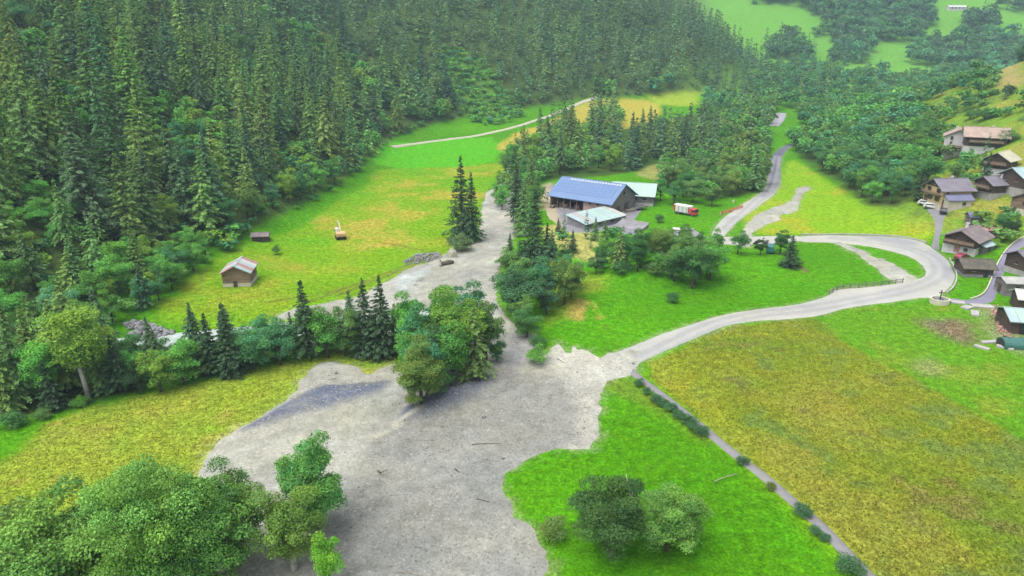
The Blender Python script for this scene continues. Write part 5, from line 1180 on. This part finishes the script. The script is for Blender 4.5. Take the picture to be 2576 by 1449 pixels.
# ------------------------------------------------------------------ vehicles
def truck():
    x, y = at(1724, 540); r = thing('box_truck', (x, y, gz(x, y)), math.radians(-44), 'white box truck with red cab parked on the lawn', 'truck'); r.scale = (.88, .88, .84)
    q = MB(); q.box((0, 0, .75), (8.6, .9, .3)); q.build('chassis', M_BLACK, r)
    q = MB(); q.box((-1.0, 0, 2.25), (6.6, 2.45, 2.6)); b = q.build('box_body', M_WHITE, r, bevel=.06)
    for cx in (-3.9, 1.9):
        q = MB(); q.box((cx, 0, 2.25), (.72, 2.49, 2.3)); q.build('red_panel', M_RED, b)
    for i in range(6):
        q = MB(); q.box((-3.0+i*.8, -1.24, 2.2), (.62, .04, 2.0)); q.build('side_panel', M_SILVER if i % 2 else M_WHITE, b)
    q = MB(); q.box((-1, 0, 3.57), (6.4, 2.3, .05)); q.build('roof_panel', M_WHITE, b)
    q = MB(); q.prism([(2.45, .7), (4.35, .7), (4.4, 1.7), (4.1, 2.75), (2.45, 2.85)], -1.18, 1.18, 'y'); c = q.build('cab', M_RED, r, bevel=.06)
    q = MB(); q.prism([(4.31, 1.85), (4.42, 1.8), (4.20, 2.62), (4.08, 2.62)], -1.05, 1.05, 'y'); q.build('windscreen', M_GLASS, c)
    for sy in (-1, 1):
        q = MB(); q.box((3.55, sy*1.19, 2.1), (.9, .05, .7)); q.build('side_window', M_GLASS, c)
        q = MB(); q.box((4.36, sy*.85, 1.05), (.10, .35, .22)); q.build('headlight', M_WHITE, c)
        q = MB(); q.box((4.15, sy*1.38, 2.2), (.15, .2, .5)); q.build('mirror', M_BLACK, c)
    q = MB(); q.box((4.4, 0, .75), (.2, 2.3, .35)); q.build('bumper', M_DARKRED, r)
    for wx in (-3.3, -2.2, 3.3):
        for sy in (-1, 1): wheel(r, (wx, sy*1.05, .48))
truck()
def excavator():
    x, y = at(857, 600); r = thing('excavator', (x, y, gz(x, y)), math.radians(112), 'beige digger with raised boom in the upper meadow', 'excavator')
    for sy in (-1, 1):
        q = MB(); prof = [(1.75*c_, .42+.42*s_) for c_, s_ in [(-.86, -1), (.86, -1), (1, -.5), (1, .5), (.86, 1), (-.86, 1), (-1, .5), (-1, -.5)]]
        q.prism(prof, sy*1.05-.28, sy*1.05+.28, 'y'); q.build('track', M_TYRE, r)
    q = MB(); q.box((0, 0, .75), (1.4, 1.7, .4)); q.build('undercarriage', M_BLACK, r)
    q = MB(); q.prism([(-2.0, .95), (1.3, .95), (1.3, 1.5), (.2, 2.05), (-1.8, 2.05), (-2.1, 1.5)], -1.25, 1.25, 'y'); b = q.build('engine_house', M_BEIGE, r, bevel=.08)
    q = MB(); q.prism([(.05, 1.0), (1.5, 1.0), (1.6, 1.9), (1.25, 2.9), (.05, 2.9)], .30, 1.22, 'y'); c = q.build('cab', M_WHITE, r, bevel=.05)
    q = MB(); q.prism([(1.53, 1.6), (1.66, 1.9), (1.34, 2.8), (1.22, 2.8)], .42, 1.10, 'y'); q.build('windscreen', M_GLASS, c)
    for sy in (.28, 1.24):
        q = MB(); q.box((.75, sy, 2.3), (.95, .04, .8)); q.build('side_window', M_GLASS, c)
    q = MB(); q.box((-1.7, 0, 1.5), (.7, 2.5, .9)); q.build('counterweight', M_BEIGE, r, bevel=.1)
    q = MB(); q.bar((1.0, -.2, 1.4), (2.6, -.2, 3.6), .38, .5); q.bar((2.5, -.2, 3.5), (4.6, -.2, 3.9), .34, .42); q.build('boom', M_PALEBOOM, r)
    q = MB(); q.bar((4.5, -.2, 4.05), (5.5, -.2, 1.9), .28, .34); q.build('stick', M_PALEBOOM, r)
    q = MB(); q.bar((1.5, -.2, 1.5), (2.9, -.2, 3.2), .14); q.bar((3.0, -.2, 4.1), (4.4, -.2, 4.4), .12); q.build('hydraulic_ram', M_STEEL, r)
    q = MB(); q.prism([(5.2, 1.9), (5.8, 1.8), (5.9, 1.2), (5.3, .8), (4.9, 1.2)], -.7, .3, 'y'); q.build('bucket', M_STEEL, r)
excavator()
def car(u, v, rot, paint, label, van=False, group=None, xy=None):
    x, y = xy if xy else at(u, v); r = thing('parked_van' if van else 'parked_car', (x, y, gz(x, y)+.08), math.radians(rot), label, 'van' if van else 'car', group)
    H = 1.9 if van else 1.45
    prof = [(-2.1, .3), (2.1, .3), (2.15, .75), (1.9, .95), (1.2, 1.0), (.6, H), (-1.5, H), (-2.05, 1.0), (-2.15, .7)] if not van else [(-2.3, .3), (2.3, .3), (2.35, .9), (1.9, 1.1), (1.4, H), (-2.2, H), (-2.35, .8)]
    q = MB(); q.prism(prof, -.86, .86, 'y'); b = q.build('body', paint, r, bevel=.07)
    ws = [(1.15, 1.02), (1.24, 1.02), (.70, H-.08), (.60, H-.08)] if not van else [(1.84, 1.18), (1.93, 1.18), (1.50, H-.08), (1.40, H-.08)]
    q = MB(); q.prism(ws, -.72, .72, 'y'); q.build('windscreen', M_GLASS, b)
    for sy in (-1, 1):
        q = MB(); q.prism([(.9, 1.0), (.5, H-.12), (-1.4, H-.12), (-1.7, 1.0)], sy*.87-.015, sy*.87+.015, 'y'); q.build('side_window', M_GLASS, b)
        q = MB(); q.box((2.12, sy*.6, .72), (.1, .35, .16)); q.build('headlight', M_WHITE, b)
        for wx in (-1.35, 1.35): wheel(r, (wx, sy*.8, .32), .32, .2)
car(2343, 524, -38, M_WHITE, 'white car parked left of the yellow chalet, nearer the house', group='cars at the yellow chalet')
car(2328, 516, -38, M_WHITE, 'white car parked left of the yellow chalet, farther from the house', group='cars at the yellow chalet')
car(2372, 536, 60, M_BLACK, 'black car parked at the door of the yellow chalet', group='cars at the yellow chalet')
car(1936, 634, 75, M_TEAL, 'teal van half hidden beside the pointed conifer', van=True)
car(2418, 652, 30, M_DARKRED, 'dark red car parked under the old brown chalet')

# orange barrier across the side road
P0, P1 = at(1812, 541), at(1868, 524)
r = thing('road_barrier', (*P0, gz(*P0)), math.atan2(P1[1]-P0[1], P1[0]-P0[0]), 'long orange red barrier closing the muddy side road', 'barrier'); Lb = math.hypot(P1[0]-P0[0], P1[1]-P0[1])
for i in range(7):
    q = MB(); q.box((Lb*i/6, 0, .55), (.10, .10, 1.3)); q.build('post', M_WHITE, r)
for i in range(6):
    for z, h in ((.95, .35), (.45, .35)):
        q = MB(); q.box((Lb*(i+.5)/6, -.07, z), (Lb/6-.06, .05, h)); q.build('board', M_ORANGE, r)
for k in (0, .5, 1):
    q = MB(); q.box((Lb*k, 0, -.02), (.7, .9, .12)); q.build('foot', M_DARKRED, r)
x, y = at(1843, 520); r = thing('road_sign', (x, y, gz(x, y)), 0.4, 'small white road sign behind the orange barrier', 'sign')
q = MB(); q.tube([(0, 0, -.3), (0, 0, 2.2)], [.05, .05], 8); q.build('pole', M_STEEL, r)
q = MB(); q.box((0, -.05, 1.9), (.7, .04, .9)); q.build('plate', M_WHITE, r)

# loose concrete slabs below the village lane
for i, (u, v, L, W, rot, lb) in enumerate([(2408, 762, 2.6, 1.6, -20, 'pale concrete slab right of the stone planter'), (2432, 775, 2.2, 1.5, 30, 'pale concrete slab below the lane end'), (2452, 790, 3.0, 1.4, 60, 'long pale slab lying beside the bare ground'), (2470, 772, 4.0, 1.8, -10, 'broad tan slab at the foot of the village lane'),
                                            (2492, 862, 3.6, .9, 8, 'narrow pale slab left of the green shelter'), (2470, 876, 2.4, .8, -50, 'narrow pale slab at the lower end of the bare ground'), (2528, 876, 2.6, 1.0, -35, 'pale slab at the foot of the green shelter')]):
    x, y = at(u, v); q = MB(); q.box((0, 0, .1), (L, W, .5)); tag(q.build('concrete_block', M_CONC, None, bevel=.05, loc=(x, y, gz(x, y)), rot=(0, 0, math.radians(rot))), lb, 'slab', 'concrete slabs below the village')

# wooden fence above the lower road
FP = pline([(2085, 742), (2110, 726), (2180, 722), (2270, 712)])
P = np.array(FP); L = np.r_[0, np.cumsum(np.linalg.norm(np.diff(P, axis=0), axis=1))]
r = thing('post_fence', (P[0][0], P[0][1], gz(*P[0])), 0, 'low post and rail fence above the muddy lower road', 'fence')
pts = [(np.interp(t, L, P[:, 0]), np.interp(t, L, P[:, 1])) for t in np.linspace(0, L[-1], 12)]; O = Vector(r.location)
PV = [Vector((a, b, gz(a, b)+.1))-O for a, b in pts]
for a in PV:
    q = MB(); q.box((a.x, a.y, a.z+.4), (.14, .14, 1.3)); q.build('post', M_GREYWOOD, r)
for a, b in zip(PV[:-1], PV[1:]):
    for z in (.45, .85):
        q = MB(); q.bar(a+Vector((0, -.1, z)), b+Vector((0, -.1, z)), .06, .12); q.build('rail', M_GREYWOOD, r)
# white verge rail on the outside of the hairpin
FP = pline([(2015, 591), (2150, 590), (2250, 594), (2312, 604), (2344, 618)]); FP2 = pline([(2388, 652), (2404, 680), (2407, 706), (2396, 728), (2376, 742)])
for fp, lb in ((FP, 'pale kerb wall along the upper edge of the hairpin road'), (FP2, 'pale kerb wall round the outer bend of the hairpin')):
    P = np.array(fp); L = np.r_[0, np.cumsum(np.linalg.norm(np.diff(P, axis=0), axis=1))]
    r = thing('kerb_wall', (P[0][0], P[0][1], gz(*P[0])), 0, lb, 'kerb', 'kerb walls of the hairpin'); O = Vector(r.location)
    pts = [(np.interp(t, L, P[:, 0]), np.interp(t, L, P[:, 1])) for t in np.arange(0, L[-1], 2.0)]
    PV = [Vector((a, b, gz(a, b)+.12))-O for a, b in pts]
    for a, b in zip(PV[:-1], PV[1:]):
        q = MB(); q.bar(a, b-(b-a)*.02, .28, .55); q.build('kerb_stone', M_CONC, r)
# edging of the village lane
P = np.array(pline([(2576, 596), (2554, 607), (2530, 629), (2511, 657), (2493, 704), (2479, 736), (2458, 749), (2430, 755)])); L = np.r_[0, np.cumsum(np.linalg.norm(np.diff(P, axis=0), axis=1))]
r = thing('lane_kerb', (P[0][0], P[0][1], gz(*P[0])), 0, 'pale kerb along the left side of the village lane', 'kerb'); O = Vector(r.location)
PV = [Vector((a, b, gz(a, b)+.08))-O for a, b in [(np.interp(t, L, P[:, 0]), np.interp(t, L, P[:, 1])) for t in np.arange(0, L[-1], 2.2)]]
for a, b in zip(PV[:-1], PV[1:]):
    q = MB(); q.bar(a, b-(b-a)*.02, .22, .4); q.build('kerb_stone', M_CREAM, r)

# ------------------------------------------------------------------ debris left by the flood
def log(u, v, L, rot, r0, label, m=M_DEADWOOD, roots=False, name='driftwood_log', branch=True):
    r0 *= .55; x, y = at(u, v); o = thing(name, (x, y, gz(x, y)+.34+r0*.5), math.radians(rot), label, 'log', 'driftwood on the mud')
    q = MB(); q.tube([(-L/2, 0, 0), (-L/6, .06*L*.3, .04), (L/4, -.03*L*.3, .02), (L/2, 0, .0)], [r0, r0*.9, r0*.7, r0*.35], 7); q.build('stem', m, o, True)
    if branch:
        for t, a in ((.1, .9), (.3, -.8)):
            b = MB(); b.tube([(L*t, 0, 0), (L*t+.25*L*math.cos(a)*.6, .25*L*math.sin(a)*.6, .12)], [r0*.45, r0*.15], 5); b.build('branch', m, o, True)
    if roots:
        for k in range(5):
            a = 1.2566*k; b = MB(); b.tube([(-L/2, 0, 0), (-L/2-.35, .45*math.cos(a), .3+.35*math.sin(a))], [r0*.6, r0*.15], 5); b.build('root', m, o, True)
log(1035, 1148, 5.2, 35, .13, 'long dark branch lying across the middle gravel', branch=True)
log(975, 1190, 1.9, 40, .26, 'thick short dark log with roots on the gravel', roots=True, branch=False)
log(1070, 1115, 2.6, 5, .08, 'thin dark stick above the long branch', branch=False)
log(1225, 1122, 4.2, 4, .09, 'straight thin pole on the gravel near the right lawn', branch=False)
log(1085, 1150, 1.6, 50, .06, 'short pale stick right of the long branch', M_PALEWOOD, branch=False)
log(1035, 1450, 3.4, -10, .08, 'pale straight pole at the bottom of the gravel', M_PALEWOOD, branch=False)
log(1060, 1385, 1.6, -12, .07, 'small dark stick above the pale bottom pole', branch=False)
log(1215, 1265, 1.8, -20, .09, 'dark stick near the edge of the lawn', branch=True)
log(1150, 1190, 1.0, -50, .16, 'stubby dark log right of the rooted log', branch=False)
log(1825, 1207, 3.8, 28, .12, 'brown fallen branch with pale tip beside the paved path', M_PALEWOOD, name='fallen_branch')
log(1410, 912, 2.0, -55, .10, 'dark curved stick in the pale mud near the road', branch=False)
log(1528, 885, 2.2, -48, .08, 'thin stick in the pale mud by the road mouth', branch=False)
log(900, 918, 3.0, 10, .10, 'dark stick on the mud tongue near the stream wood', branch=True)
log(2020, 682, 3.6, -35, .09, 'brown dead branch on the grass right of the pointed conifer', M_DEADWOOD, name='fallen_branch')
log(830, 960, 2.2, 30, .10, 'dark stick on the left mud tongue', branch=False)
for i, (u, v, s, lb) in enumerate([(1216, 1052, .34, 'dark round boulder alone in the upper gravel'), (917, 1282, .38, 'mossy boulder right of the dense mud tree'), (1092, 1245, .2, 'small dark stone in the middle of the gravel'), (1265, 1157, .25, 'dark stone near the corner of the lawn'), (1365, 1062, .3, 'brown stone at the pale mud edge'),
                                    (845, 942, .35, 'grey boulder on the left mud tongue'), (1300, 865, .35, 'grey boulder in the mud gap'), (1592, 918, .3, 'dark stone where the path meets the road')]):
    x, y = at(u, v); o = mobj('boulder', STR[i % 4], None, (x, y, gz(x, y)+.36), (0, 0, rnd.random()*6)); o.scale = (s*1.2, s, s); tag(o, lb, 'boulder', 'boulders in the flood mud')
# uprooted stump and silt-coated rock at the channel edge
x, y = at(1127, 668); o = thing('uprooted_stump', (x, y, gz(x, y)+.3), 0.4, 'dark uprooted stump with looping roots at the channel edge', 'stump')
q = MB(); q.tube([(-1.6, 0, .3), (.2, .1, .55), (1.5, 0, .5)], [.5, .65, .3], 9); q.build('stem', M_DEADWOOD, o, True)
for k in range(7):
    a = k*.9; q = MB(); q.tube([(-1.4, 0, .4), (-2.0, .7*math.cos(a), .7+.8*math.sin(a)), (-2.3, 1.1*math.cos(a+.4), .6+1.0*math.sin(a+.4))], [.2, .13, .05], 6); q.build('root', M_SILT, o, True)
x, y = at(1137, 648); o = mobj('silt_covered_rock', stone_mesh(77, M_SILT, 'rock', 1.2), None, (x, y, gz(x, y)+.9)); o.scale = (1.5, 1.2, 1.5); tag(o, 'pale silt-coated rock standing at the channel edge', 'rock')
# rubble heaps: stones nobody could count
def rubble(name, label, pts, n, smin, smax, m, h=0.3):
    P = poly(pts, 0); A = np.array(P); rs = np.random.RandomState(len(pts)*13+n); V, F = [], []; k = 0
    oct_ = np.array([(1, 0, 0), (-1, 0, 0), (0, 1, 0), (0, -1, 0), (0, 0, 1), (0, 0, -1)], float); of = np.array([(0, 2, 4), (2, 1, 4), (1, 3, 4), (3, 0, 4), (2, 0, 5), (1, 2, 5), (3, 1, 5), (0, 3, 5)])
    X = rs.uniform(A[:, 0].min(), A[:, 0].max(), n*4); Y = rs.uniform(A[:, 1].min(), A[:, 1].max(), n*4); s = sdf(X, Y, P, 2); ok = np.nonzero(s > 0)[0][:n]
    Z = ground_z(X, Y)
    for i in ok:
        sz = rs.uniform(smin, smax)*(1 if rs.rand() < .8 else 1.7); R = np.array(Matrix.Rotation(rs.uniform(0, 6), 3, rs.normal(size=3)))
        p = (oct_*rs.uniform(.65, 1.25, (6, 1))*np.array([1, .8, .65])*sz) @ R.T+np.array([X[i], Y[i], Z[i]+h*min(1, s[i]/1.5)*rs.rand()+.05])
        V.append(p); F.append(of+k); k += 6
    o = mobj(name, np_mesh(name, np.concatenate(V), np.concatenate(F), m, None)); return tag(o, label, 'rubble', kind='stuff')
rubble('rubble_heap', 'grey rubble heap pushed up at the meadow edge', [(1012, 658), (1045, 640), (1105, 636), (1112, 652), (1060, 662), (1020, 668)], 420, .14, .36, M_RUBBLE, .6)
rubble('bank_rocks', 'brown and grey rocks on the stream bank below the hut meadow', [(310, 812), (360, 808), (440, 838), (400, 856), (330, 848)], 260, .2, .6, M_STONE, .6)
rubble('village_rubble', 'stones and timber scraps below the stable', [(2490, 770), (2520, 765), (2548, 850), (2545, 880), (2510, 850)], 220, .12, .35, M_RUST, .3)
rubble('channel_rocks', 'dark stones on the bar in the mud channel', [(1035, 712), (1075, 690), (1090, 688), (1060, 715), (1040, 728)], 160, .15, .4, M_RUBBLE, .3)
# loose stones over the gravel fan
gv = []
rs = np.random.RandomState(4); N = 26000
X = rs.uniform(-60, 32, N*2); Y = rs.uniform(52, 118, N*2); s1 = sdf(X, Y, fan, 5); gw = sdf(X, Y, poly([(1130, 960), (1320, 935), (1500, 960), (1505, 1090), (1380, 1130), (1265, 1200), (1290, 1290), (1375, 1390), (1360, 1700), (600, 1700), (870, 1300), (930, 1120), (1040, 1040)]), 30)
bw = sdf(X, Y, poly([(990, 945), (960, 990), (860, 1030), (740, 1050), (640, 1090), (590, 1080), (640, 1050), (740, 1000), (800, 965), (900, 955)]), 30)
keep = (s1 > .8) & ((gw > 0) & (rs.rand(2*N) < .75) | (bw > 0) | (rs.rand(2*N) < .12)); X, Y = X[keep][:N], Y[keep][:N]; n = len(X)
ix = np.clip(np.searchsorted(AX, X), 1, NXg-1); iy = np.clip(np.searchsorted(AY, Y), 1, NYg-1)
tx = (X-AX[ix-1])/(AX[ix]-AX[ix-1]); ty = (Y-AY[iy-1])/(AY[iy]-AY[iy-1])
mz = (gzv+np.clip(.33*s_mud, -.45, .30)+flow*sstep(0, 3, s_mud)).reshape(NYg, NXg)
Z = (mz[iy-1, ix-1]*(1-tx)+mz[iy-1, ix]*tx)*(1-ty)+(mz[iy, ix-1]*(1-tx)+mz[iy, ix]*tx)*ty
oc = np.array([(1, 0, 0), (-1, 0, 0), (0, 1, 0), (0, -1, 0), (0, 0, 1)], float); of = np.array([(0, 2, 4), (2, 1, 4), (1, 3, 4), (3, 0, 4)])
sz = rs.uniform(.05, .15, n)*np.where(rs.rand(n) < .06, 1.8, 1); a = rs.uniform(0, 6.28, n)
B = oc[None]*rs.uniform(.6, 1.3, (n, 5, 1))*sz[:, None, None]*np.array([1, .8, .7]); ca, sa = np.cos(a)[:, None], np.sin(a)[:, None]
V = np.stack([B[..., 0]*ca-B[..., 1]*sa+X[:, None], B[..., 0]*sa+B[..., 1]*ca+Y[:, None], B[..., 2]+Z[:, None]], -1).reshape(-1, 3)
Fg = (of[None]+5*np.arange(n)[:, None, None]).reshape(-1, 3)
gc = np.repeat(np.array([.32, .315, .295])[None]*.58*rs.uniform(.5, 1.4, (n, 1)), 5, 0)
tag(mobj('gravel', np_mesh('gravel', V, Fg, M_MUD, gc)), 'loose grey gravel spread over the flood fan', 'gravel', kind='stuff')

# ------------------------------------------------------------------ meadow grass in the near fields
rs = np.random.RandomState(9); N = 150000
t = rs.rand(N); Yn = 52+(t**1.25)*95; Xn = (rs.rand(N)*2-1)*(0.95*Yn+8)
sm = np.maximum(sdf(Xn, Yn, fan, 3), sdf(Xn, Yn, channel, 3)); sr = np.maximum(sdf(Xn, Yn, roadA, 3), sdf(Xn, Yn, roadB, 3)); lp = line_dist(Xn, Yn, asphalt_path, 5)
ok = (sm < -.5) & (sr < -.6) & (lp > 1.2) & (hill_d(Xn, Yn) < 0) & (hill_r(Xn, Yn) < 0) & (line_dist(Xn, Yn, RIVER, 10) > 6)
Xn, Yn = Xn[ok], Yn[ok]; n = len(Xn)
ix = np.clip(np.searchsorted(AX, Xn), 0, NXg-1); iy = np.clip(np.searchsorted(AY, Yn), 0, NYg-1); gcol = col[iy*NXg+ix]
Zn = ground_z(Xn, Yn)-.03; dryness = np.clip((gcol[:, 0]/(gcol[:, 1]+1e-6)-.35)/.6, 0, 1)
hh = (0.08+0.12*dryness)*rs.uniform(.5, 1.5, n); ww = rs.uniform(.06, .13, n)
VV, CC = [], []
for k in range(2):
    a = rs.uniform(0, 6.28, n); lx, ly = np.cos(a)*ww, np.sin(a)*ww; bx, by = rs.normal(size=n)*.12, rs.normal(size=n)*.12
    VV.append(np.stack([np.stack([Xn-lx, Yn-ly, Zn], 1), np.stack([Xn+lx, Yn+ly, Zn], 1), np.stack([Xn+bx, Yn+by, Zn+hh], 1)], 1))
    c_ = gcol*rs.uniform(.9, 1.7, (n, 1))*np.stack([1+rs.uniform(-.12, .15, n), np.ones(n), np.ones(n)], 1); CC.append(np.repeat(c_[:, None], 3, 1))
VV = np.concatenate(VV).reshape(-1, 3); CC = np.concatenate(CC).reshape(-1, 3)
tag(mobj('meadow_grass', np_mesh('meadow_grass', VV, np.arange(len(VV)).reshape(-1, 3), M_GRASS, np.clip(CC, 0, 1))), 'short uneven grass of the near meadows', 'grass', kind='stuff')

# ------------------------------------------------------------------ haze: thin valley air round everything
zmin = float(gzv.min()); zmax = float(gzv.max())
m, n_, l_, o_ = nodes_of('valley_haze')
pv = n_.new('ShaderNodeVolumePrincipled'); pv.inputs['Color'].default_value = (0.62, 0.82, 1.0, 1)
pv.inputs['Density'].default_value = HAZE_DENSITY; pv.inputs['Anisotropy'].default_value = 0.2
l_.new(pv.outputs[0], o_.inputs['Volume'])
q = MB(); x0, x1, y0, y1 = AX[0]-20, AX[-1]+20, AY[0]-80, AY[-1]+20
q.box(((x0+x1)/2, (y0+y1)/2, (zmin-1.5+zmax+30)/2), (x1-x0, y1-y0, zmax+31.5-zmin))
haze = q.build('haze', m); tag(haze, 'thin pale haze in the valley air', 'haze', kind='stuff')
